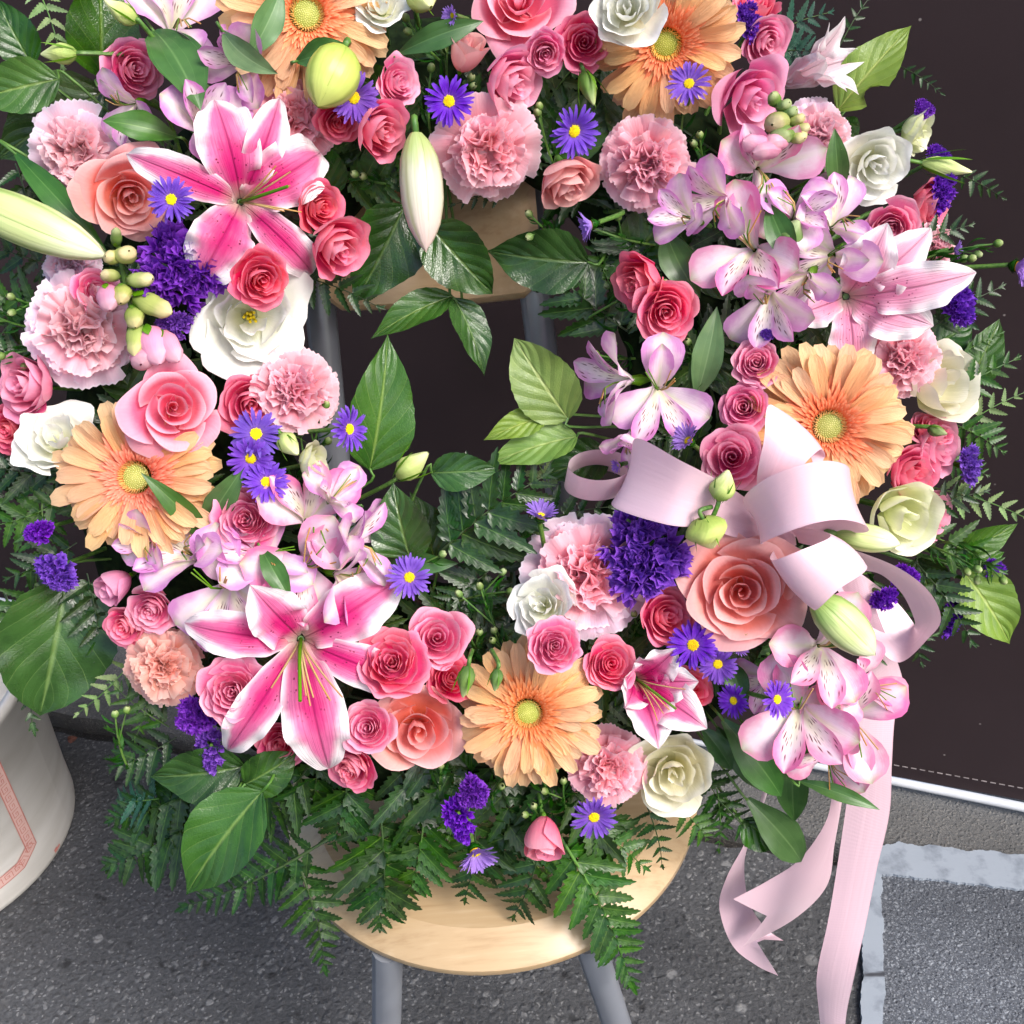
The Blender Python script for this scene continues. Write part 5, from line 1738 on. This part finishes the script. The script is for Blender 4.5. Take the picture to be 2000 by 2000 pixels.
lisi_bud(1530, 480, 1560, 430, 58, 'green alstroemeria bud among the pink petals', (.12, .13), None, 'budgreen', 2)
lisi_bud(1812, 836, 1850, 848, 24, 'white tipped aster bud beside the outermost rose', (.09, .1), None, 'budgreen', 3)
# snapdragons
snapdragon([(226, 448), (236, 510), (252, 580), (270, 660), (300, 730)],
           [(228, 480, 226, 444, 20, 'budgreen'), (232, 505, 206, 500, 30, 'snapbud'), (240, 505, 252, 490, 24, 'snapbud'), (232, 540, 196, 536, 32, 'snapbud'), (252, 548, 298, 545, 32, 'snapbud'), (240, 560, 236, 592, 32, 'snapbud'), (262, 580, 336, 612, 42, 'snapbud'), (262, 600, 264, 640, 34, 'snapbud'), (268, 630, 262, 696, 40, 'snapbud'), (210, 560, 214, 606, 42, 'snappink'), (290, 640, 312, 712, 60, 'snappink'), (310, 650, 350, 706, 46, 'snappink'), (285, 690, 275, 712, 40, 'snappink')],
           'snapdragon spike with greenish buds over a pink carnation')
snapdragon([(1512, 186), (1528, 220), (1540, 260), (1520, 300)],
           [(1516, 205, 1508, 182, 20, 'budgreen'), (1520, 212, 1542, 200, 24, 'budgreen'), (1530, 225, 1556, 214, 26, 'budgreen'), (1525, 235, 1508, 244, 26, 'snapbud'), (1540, 240, 1572, 228, 28, 'snapbud'), (1545, 252, 1582, 250, 28, 'snapbud'), (1530, 255, 1520, 275, 30, 'budgreen'), (1545, 262, 1572, 270, 28, 'snapbud'), (1528, 270, 1500, 284, 34, 'snappink'), (1520, 285, 1470, 300, 44, 'snappink'), (1505, 290, 1450, 276, 40, 'snappink')],
           'olive green snapdragon spike beside the orchid rose')

# ---- salal leaves
leaf(64, 128, -8, -4, 100, 'salal', h=(.07, .08), roll=-10)
leaf(116, 154, -52, 196, 104, 'salal_mid', h=(.08, .085), roll=8)
leaf(198, 152, 192, -60, 150, 'salal', h=(.06, .07), roll=10)
leaf(206, 176, -6, 312, 150, 'salal', h=(.05, .045), roll=10)
leaf(838, 440, 962, 574, 122, 'salal', h=(.075, .06), roll=6, prof=P_OVATE)
leaf(1150, 512, 950, 490, 126, 'salal', h=(.07, .06), roll=-12)
leaf(884, 578, 724, 662, 72, 'salal_mid', 'mid green leaf hanging across the lower edge of the backrest', (.05, .055), roll=25)
leaf(886, 582, 946, 735, 78, 'salal', 'dark narrow leaf hanging into the hole', (.05, .05), roll=-30)
leaf(790, 400, 690, 592, 150, 'salal', 'large dark quilted leaf over the backrest beside the coral rose', (.06, .05), roll=-15)
leaf(722, 918, 757, 652, 134, 'salal_mid', 'large two-toned leaf standing in the hole', (.08, .09), roll=14)
leaf(842, 924, 976, 918, 76, 'salal', 'small dark leaf on a stalk at the bottom of the hole', (.1, .1), roll=0)
leaf(1110, 818, 1004, 660, 124, 'salal_light', 'broad pale green leaf in the hole beside the sideways alstroemeria', (.09, .1), roll=-6, prof=P_OVATE)
leaf(1068, 812, 944, 860, 58, 'salal_light', 'small pale green leaf at the hole, uppermost of two pointing inwards', (.09, .095), roll=15)
leaf(1128, 852, 952, 908, 84, 'salal_light', 'pale green leaf at the hole, lower of two pointing inwards', (.085, .09), roll=20)
leaf(1190, 890, 1060, 930, 90, 'salal', h=(.06, .06), roll=10)
leaf(1636, 216, 1780, 50, 108, 'salal_light', 'pale green leaf with a bitten edge against the canvas', (.06, .07), roll=-8, bite=(.27, .1, -1))
leaf(1890, 755, 1952, 622, 78, 'salal_mid', h=(.05, .05), roll=10)
leaf(1800, 690, 1900, 630, 110, 'salal', h=(.04, .04))
leaf(1884, 1120, 1972, 1258, 112, 'salal_light', 'large pale green leaf hanging against the canvas at the right', (.05, .05), roll=-20)
leaf(1866, 1078, 1988, 1022, 62, 'salal_mid', h=(.05, .055), roll=22)
leaf(1880, 1106, 1962, 1078, 52, 'salal_mid', h=(.04, .045), roll=14)
leaf(1790, 1090, 1830, 1190, 90, 'salal', h=(.03, .03))
leaf(130, 1132, 78, 1398, 205, 'salal', 'biggest dark blue green leaf with a netted surface at the left', (.065, .06), roll=-6, prof=P_OVATE)
leaf(478, 1496, 294, 1516, 118, 'salal', h=(.1, .1), roll=-20)
leaf(478, 1532, 580, 1470, 92, 'salal', h=(.105, .1), roll=14, prof=P_OVATE)
leaf(512, 1545, 364, 1748, 142, 'salal_mid', 'large two-toned leaf pointing down over the asphalt', (.115, .11), roll=16)
leaf(802, 1090, 768, 942, 120, 'salal', h=(.095, .1), roll=-16)
leaf(850, 1100, 800, 960, 90, 'salal', h=(.06, .06), roll=20)
leaf(1440, 1240, 1470, 1300, 90, 'salal', h=(.06, .07))
leaf(1420, 1072, 1478, 1030, 70, 'salal', h=(.08, .08))
leaf(220, 330, 30, 480, 90, 'salal', h=(.04, .04), roll=20)
leaf(1450, 1600, 1528, 1650, 66, 'salal', h=(.05, .04), roll=16)
leaf(1640, 230, 1640, 330, 80, 'salal_mid', h=(.05, .06), roll=12)
# ---- alstroemeria leaves
lance(300, 60, 392, 216, 92, 'lance', 'broad curved green leaf beside the mauve spray rose', (.1, .13), roll=-25)
lance(436, 62, 522, 168, 58, 'lance_pale', 'grey green leaf curling round the pale alstroemeria', (.14, .14), side=.25, roll=20)
lance(548, -20, 486, 112, 62, 'lance_pale', 'grey green leaf against the top gerbera', (.13, .13), roll=-15)
lance(345, 268, 200, 236, 64, 'lance', 'green leaf above the salmon rose pointing at the carnation', (.11, .13), roll=18)
lance(580, 120, 680, 88, 60, 'lance', h=(.12, .12))
lance(780, 104, 936, 20, 52, 'lance', 'long arched dark leaf below the top edge', (.11, .12), side=-.12)
lance(30, 300, 210, 492, 52, 'lance', h=(.08, .09))
lance(412, 1060, 296, 908, 44, 'lance', 'narrow leaf lying across the gerbera under the rosy rose', (.1, .14), side=.12)
lance(402, 1030, 462, 902, 48, 'lance', 'narrow leaf standing beside the lowest of three asters', (.1, .13), side=-.1)
lance(510, 1072, 568, 1172, 46, 'lance', 'short green leaf among the alstroemerias above the lower lily', (.13, .14))
lance(700, 1080, 896, 1100, 60, 'lance', h=(.07, .08), roll=20)
lance(1300, 452, 1346, 590, 72, 'lance', h=(.08, .09), side=.15)
lance(1500, 400, 1552, 520, 56, 'lance', 'bright green leaf with a bud among the pink alstroemerias', (.12, .13))
lance(1360, 776, 1418, 604, 62, 'lance_pale', 'grey green leaf standing beside three roses in a column', (.09, .11), side=.1)
lance(1350, 770, 1392, 652, 44, 'lance', h=(.09, .1), side=.1)
lance(1290, 345, 1460, 372, 42, 'lance', h=(.09, .1))
lance(1640, 380, 1630, 250, 46, 'lance', h=(.09, .11))
lance(1600, 330, 1560, 250, 40, 'lance', h=(.09, .11))
lance(1510, 1265, 1560, 1350, 62, 'lance', 'green folded leaf above the aster on the alstroemeria', (.11, .13), roll=20)
lance(1425, 1290, 1456, 1380, 48, 'lance', h=(.1, .12))
lance(1412, 1406, 1526, 1556, 74, 'lance', 'broad striped leaf lowest right of the wreath', (.1, .09), roll=-10)
lance(1370, 1420, 1430, 1504, 48, 'lance', h=(.08, .08), roll=-15)
lance(1400, 1420, 1508, 1550, 50, 'lance', h=(.07, .07), roll=10)
lance(1550, 1450, 1552, 1604, 62, 'lance', h=(.07, .06), roll=10)
lance(1540, 1450, 1590, 1498, 36, 'lance', h=(.1, .1))
lance(1560, 1525, 1722, 1566, 34, 'lance', 'thin leaf crossing the ribbon tail', (.1, .12), side=-.1)
lance(1460, 1560, 1576, 1672, 60, 'lance', 'drooping dark leaf tip above the pavement joint', (.06, .03), side=-.08)
lance(800, 1070, 720, 1000, 44, 'lance', h=(.09, .1))
lance(690, 990, 560, 960, 54, 'lance', h=(.08, .09))
# ---- fern fronds seen at the edge of the wreath
for a in [(572, 1660, 632, 1898, 105, 'fern'), (640, 1640, 352, 1770, 100, 'fern'), (742, 1580, 738, 1812, 170, 'fern'), (830, 1580, 790, 1760, 120, 'fern_mid'), (1085, 1620, 1232, 1932, 140, 'fern_mid'), (1060, 1640, 1000, 1792, 110, 'fern'),
          (1110, 1590, 1262, 1700, 120, 'fern_mid'), (1262, 1570, 1292, 1694, 55, 'fern'), (450, 1560, 206, 1690, 160, 'fern'), (430, 1520, 212, 1600, 140, 'fern'), (330, 1420, 215, 1330, 90, 'fern_mid'), (300, 1300, 262, 1446, 80, 'fern_mid'), (345, 1440, 216, 1500, 120, 'fern'),
          (260, 1290, 146, 1396, 70, 'fern_pale'), (78, 880, 56, 1196, 100, 'fern_mid'), (40, 860, -60, 1020, 110, 'fern'), (10, 1160, 62, 1428, 90, 'fern'), (1080, 960, 1030, 836, 80, 'fern_pale'), (1230, 650, 1052, 494, 170, 'fern'), (1200, 570, 1160, 470, 90, 'fern_mid'),
          (1010, 350, 880, 400, 56, 'fern'), (590, 540, 745, 604, 110, 'fern'), (1500, 70, 1625, 24, 80, 'fern_blue'), (1510, 100, 1606, 104, 80, 'fern_blue'), (1640, 90, 1712, -20, 40, 'fern'), (1870, 340, 1962, 390, 50, 'fern'), (1760, 130, 1842, 186, 36, 'fern'), (1870, 840, 2010, 764, 70, 'fern_pale'), (1868, 830, 1960, 884, 90, 'fern_mid'),
          (1810, 950, 2010, 1016, 86, 'fern_pale'), (70, -30, 122, 136, 70, 'fern_pale'), (30, 320, 70, 500, 110, 'fern'), (1400, 1540, 1402, 1662, 40, 'fern_mid'), (1700, 1290, 1832, 1240, 46, 'fern_mid'), (930, 1590, 905, 1760, 120, 'fern'), (1000, 1560, 960, 1720, 140, 'fern'), (1160, 1560, 1120, 1700, 130, 'fern'),
          (1020, 1030, 1200, 990, 120, 'fern'), (1180, 1040, 1330, 1000, 90, 'fern'), (60, 560, -40, 700, 90, 'fern'), (1400, 1560, 1480, 1660, 60, 'fern'), (1880, 690, 1960, 650, 40, 'fern_mid'), (1850, 900, 1930, 930, 60, 'fern_mid'), (400, 1600, 300, 1640, 90, 'fern_blue'), (310, 1560, 230, 1560, 70, 'fern_blue')]:
    fern(*a, h=(.055, .06) if a[1] < 1500 else (.06, .035))
for a in [(120, 520, -30, 470, 110, 'fern'), (110, 600, -40, 560, 120, 'fern_mid'), (60, 700, -50, 660, 100, 'fern'), (110, 930, -40, 900, 130, 'fern'), (120, 980, -30, 1030, 130, 'fern_mid'), (150, 1060, 10, 1130, 120, 'fern'), (170, 1120, 190, 1290, 120, 'fern'), (60, 1150, -30, 1260, 110, 'fern_mid'),
          (1820, 640, 1960, 560, 90, 'fern'), (1850, 780, 1990, 700, 90, 'fern_mid'), (1800, 1040, 1960, 1120, 110, 'fern_mid'), (1790, 1100, 1900, 1260, 110, 'fern'), (1780, 480, 1900, 440, 80, 'fern'), (1800, 1000, 1930, 960, 80, 'fern'), (1760, 1180, 1800, 1300, 80, 'fern'),
          (480, 1500, 330, 1560, 130, 'fern'), (600, 1500, 500, 1620, 130, 'fern'), (620, 1480, 600, 1600, 130, 'fern'), (680, 1500, 650, 1650, 140, 'fern'), (780, 1490, 820, 1650, 150, 'fern'), (860, 1490, 870, 1650, 150, 'fern_mid'), (950, 1480, 1010, 1650, 150, 'fern'), (1050, 1520, 1100, 1680, 140, 'fern'), (1110, 1540, 1200, 1640, 110, 'fern_mid'), (560, 1490, 400, 1620, 140, 'fern'),
          (960, 1110, 860, 1180, 130, 'fern'), (1030, 1110, 960, 1040, 110, 'fern'), (880, 1130, 960, 1230, 140, 'fern'), (1330, 1580, 1380, 1640, 60, 'fern_mid'), (1360, 1500, 1420, 1600, 90, 'fern')]:
    fern(*a, h=(.06, .066) if a[1] < 1470 else (.066, .045))
fern(858, 1080, 1074, 926, 215, 'fern', 'spreading dark fern frond at the bottom of the hole', h=(.085, .09), n=8)
# ---- fill between the blooms, all round the ring
rf = random.Random(77)


def in_hole(x, y):
    return ((x - 872) / 235) ** 2 + ((y - 715) / 350) ** 2 < 1


for i in range(58):
    an = i / 58 * 6.2832 + rf.uniform(-.05, .05)
    r0 = rf.uniform(400, 640)
    r1 = r0 + rf.uniform(150, 230) * (1 if i % 3 else -.75)
    r1 = max(r1, rin(an) + 30)
    r0 = max(r0, rin(an) + 60)
    b = an + rf.uniform(-.22, .22)
    if in_hole(RCX + r1 * math.cos(b), RCY + r1 * math.sin(b)) or in_hole(RCX + r0 * math.cos(an), RCY + r0 * math.sin(an)):
        continue
    fern(RCX + r0 * math.cos(an), RCY + r0 * math.sin(an), RCX + r1 * math.cos(b), RCY + r1 * math.sin(b), rf.uniform(120, 180), rf.choice(['fern', 'fern', 'fern_mid']), h=(.055, .062), n=8)
for i in range(26):
    an = i / 26 * 6.2832 + rf.uniform(-.1, .1)
    r0 = max(rf.uniform(420, 620), rin(an) + 60)
    b = an + rf.uniform(-.35, .35)
    r1 = r0 + rf.uniform(110, 190)
    if in_hole(RCX + r0 * math.cos(an), RCY + r0 * math.sin(an)):
        continue
    leaf(RCX + r0 * math.cos(an), RCY + r0 * math.sin(an), RCX + r1 * math.cos(b), RCY + r1 * math.sin(b), rf.uniform(80, 120), 'salal', h=(.055, .058), roll=rf.uniform(-25, 25), stem=False)
for a in [(1290, 480, 1160, 440), (1330, 300, 1346, 180), (1010, 1300, 945, 1150), (1000, 1300, 970, 1235), (930, 1290, 938, 1240), (880, 220, 878, 90), (840, 260, 845, 142), (900, 210, 920, 158), (1080, 320, 1058, 216), (1150, 620, 1290, 560), (1520, 720, 1560, 648), (1540, 740, 1590, 712), (60, 640, -20, 610), (120, 660, 10, 690), (100, 600, 30, 580),
          (1080, 1560, 1060, 1500), (1110, 1590, 1104, 1530), (1060, 1600, 1046, 1576), (860, 1560, 872, 1480), (960, 1570, 984, 1520), (1760, 520, 1940, 482), (1790, 540, 1890, 510), (640, 1060, 700, 960), (600, 960, 640, 800), (560, 980, 640, 870), (740, 1160, 860, 1090), (1240, 1240, 1256, 1210), (1380, 330, 1370, 270), (1560, 400, 1590, 360), (880, 1180, 990, 1160), (860, 120, 800, 40),
          (250, 1500, 230, 1400), (1700, 1120, 1640, 1100), (1800, 1060, 1900, 1110), (1860, 1050, 1950, 1130), (760, 360, 700, 340), (1100, 470, 1040, 420), (1240, 700, 1170, 690), (1000, 1080, 1050, 1020), (1400, 700, 1330, 680)]:
    sprig(*a)

# a dead leaf lying in the joint
M['dead'] = leaf_mat('dead brown leaf', lin(70, 44, 32), lin(104, 66, 48), lin(120, 86, 64), rough=0.7, trans=0.05)
dl = leaf(1500, 1640, 1566, 1652, 30, 'dead', 'small dead brown leaf lying in the pavement joint', name='dead_leaf', grp=None, stem=False, pts=(G(1500, 1640, .002), G(1566, 1656, .004)))
dl = leaf(118, 1440, 140, 1436, 16, 'dead', 'tiny dead leaf lying in the joint beside the plastic bin', name='dead_leaf', grp=None, stem=False, pts=(G(132, 1446, .002), G(152, 1440, .004)))

# ---- the bow
bow = tag(empty('ribbon_bow', Matrix.Translation(W(1520, 1020, .12))), 'pale pink satin ribbon bow with loops and three long tails', 'ribbon')


def wp(*pts):
    return [W(x, y, h) for x, y, h in pts]


loft('loop', wp((1236, 905, .115), (1243, 856, .15), (1330, 900, .175), (1400, 936, .165), (1450, 968, .145), (1500, 1005, .12)), wp((1215, 960, .105), (1198, 990, .13), (1300, 1024, .158), (1380, 1032, .15), (1440, 1050, .135), (1496, 1050, .12)), bow, 40, 8, .004)
pa, pb = [], []
for k in range(15):
    th = rad(20 + 320 * k / 14)
    x, y = 1172 + 62 * math.cos(th) * (1.0), 908 - 30 * math.sin(th)
    pa.append((x, y, .115 + .02 * math.sin(th) * -1))
    pb.append((x - 8, y + 40, .075 + .02 * math.sin(th) * -1))
loft('loop', wp(*pa), wp(*pb), bow, 50, 6)
loft('loop', wp((1570, 960, .15), (1590, 915, .16), (1560, 850, .165), (1504, 790, .18), (1492, 860, .185), (1478, 940, .165), (1490, 1010, .125)), wp((1600, 960, .14), (1606, 905, .145), (1612, 890, .15), (1602, 878, .17), (1572, 905, .18), (1540, 945, .17), (1515, 1010, .13)), bow, 50, 8, .003)
loft('loop', wp((1470, 1010, .13), (1452, 975, .16), (1490, 938, .19), (1550, 912, .205), (1610, 900, .2), (1652, 908, .18), (1655, 925, .15), (1600, 940, .13), (1530, 990, .12)), wp((1500, 1060, .13), (1486, 1062, .16), (1530, 1042, .187), (1590, 1022, .198), (1645, 1015, .195), (1690, 1026, .175), (1690, 1040, .145), (1620, 1040, .125), (1540, 1050, .12)), bow, 60, 8, .003)
loft('loop', wp((1530, 1030, .13), (1590, 1034, .16), (1622, 1048, .19), (1560, 1076, .2), (1510, 1094, .185), (1508, 1080, .15), (1540, 1050, .12)), wp((1560, 1060, .12), (1640, 1080, .15), (1694, 1108, .175), (1640, 1150, .195), (1592, 1192, .18), (1590, 1160, .145), (1570, 1090, .115)), bow, 50, 8, .003)
loft('loop', wp((1620, 1060, .125), (1690, 1082, .14), (1760, 1112, .15), (1815, 1156, .15), (1838, 1208, .135), (1815, 1245, .11), (1752, 1294, .09), (1690, 1230, .085), (1620, 1130, .1)), wp((1630, 1095, .115), (1672, 1112, .12), (1720, 1122, .125), (1762, 1160, .125), (1786, 1210, .11), (1784, 1225, .09), (1783, 1215, .075), (1740, 1165, .075), (1640, 1090, .09)), bow, 70, 8, .002)
knot = MB()
ga = bud_grid(.06, .021, [(0, .55), (.2, .9), (.5, 1), (.8, .9), (1, .55)], 14, 8)
kp0, kp1 = W(1505, 1000, .11), W(1545, 1070, .118)
km, kl = along_z(kp0, kp1)
knot.grid(rot_np(ga[0] / .06 * np.array([.55, .55, 1]), km) if False else np.array([[tuple(km @ Vector((p[0] / .06 * .75, p[1] / .06 * .75, p[2] / .06))) for p in row] for row in ga[0]]), ga[1], ga[2])
child_world('knot', knot, bow, M['satin'])
# tails fall from the bow past the seat
Y1 = W(1700, 1440, .035).y
Y2, Y3 = Y1 + .05, Y1 + .07
loft('tail', [W(1640, 1090, .1), W(1648, 1180, .085), W(1690, 1262, .06), W(1696, 1330, .045), W(1672, 1400, .038), V(1662, 1470, Y1), V(1656, 1550, Y1), V(1634, 1700, Y1), V(1617, 1800, Y1), V(1596, 1900, Y1 + .005), V(1598, 1962, Y1 + .01), V(1612, 2080, Y1 + .01)],
     [W(1690, 1130, .1), W(1722, 1220, .085), W(1752, 1290, .055), W(1764, 1345, .04), W(1748, 1402, .036), V(1742, 1490, Y1), V(1737, 1590, Y1), V(1712, 1700, Y1), V(1692, 1800, Y1), V(1670, 1900, Y1 - .005), V(1652, 1990, Y1), V(1650, 2080, Y1)], bow, 90, 6, .002)
loft('tail', [W(1600, 1440, .02), V(1622, 1500, Y2), V(1624, 1560, Y2), V(1608, 1615, Y2), V(1560, 1680, Y2), V(1500, 1720, Y2 - .01), V(1432, 1756, Y2 - .02)],
     [W(1630, 1440, .02), V(1648, 1500, Y2), V(1645, 1560, Y2), V(1630, 1650, Y2 + .01), V(1614, 1732, Y2 + .02), V(1550, 1796, Y2 + .02), V(1450, 1850, Y2)], bow, 60, 8, .002, notch=V(1496, 1786, Y2))
loft('tail', [W(1500, 1500, .02), V(1478, 1590, Y3), V(1452, 1652, Y3), V(1420, 1712, Y3), V(1405, 1772, Y3), V(1430, 1846, Y3), V(1478, 1886, Y3), V(1520, 1906, Y3)],
     [W(1515, 1500, .02), V(1484, 1592, Y3 + .01), V(1458, 1662, Y3 + .015), V(1454, 1710, Y3 + .02), V(1462, 1760, Y3 + .02), V(1482, 1796, Y3 + .015), V(1504, 1820, Y3 + .01), V(1530, 1837, Y3)], bow, 60, 8, .002, notch=V(1480, 1838, Y3))
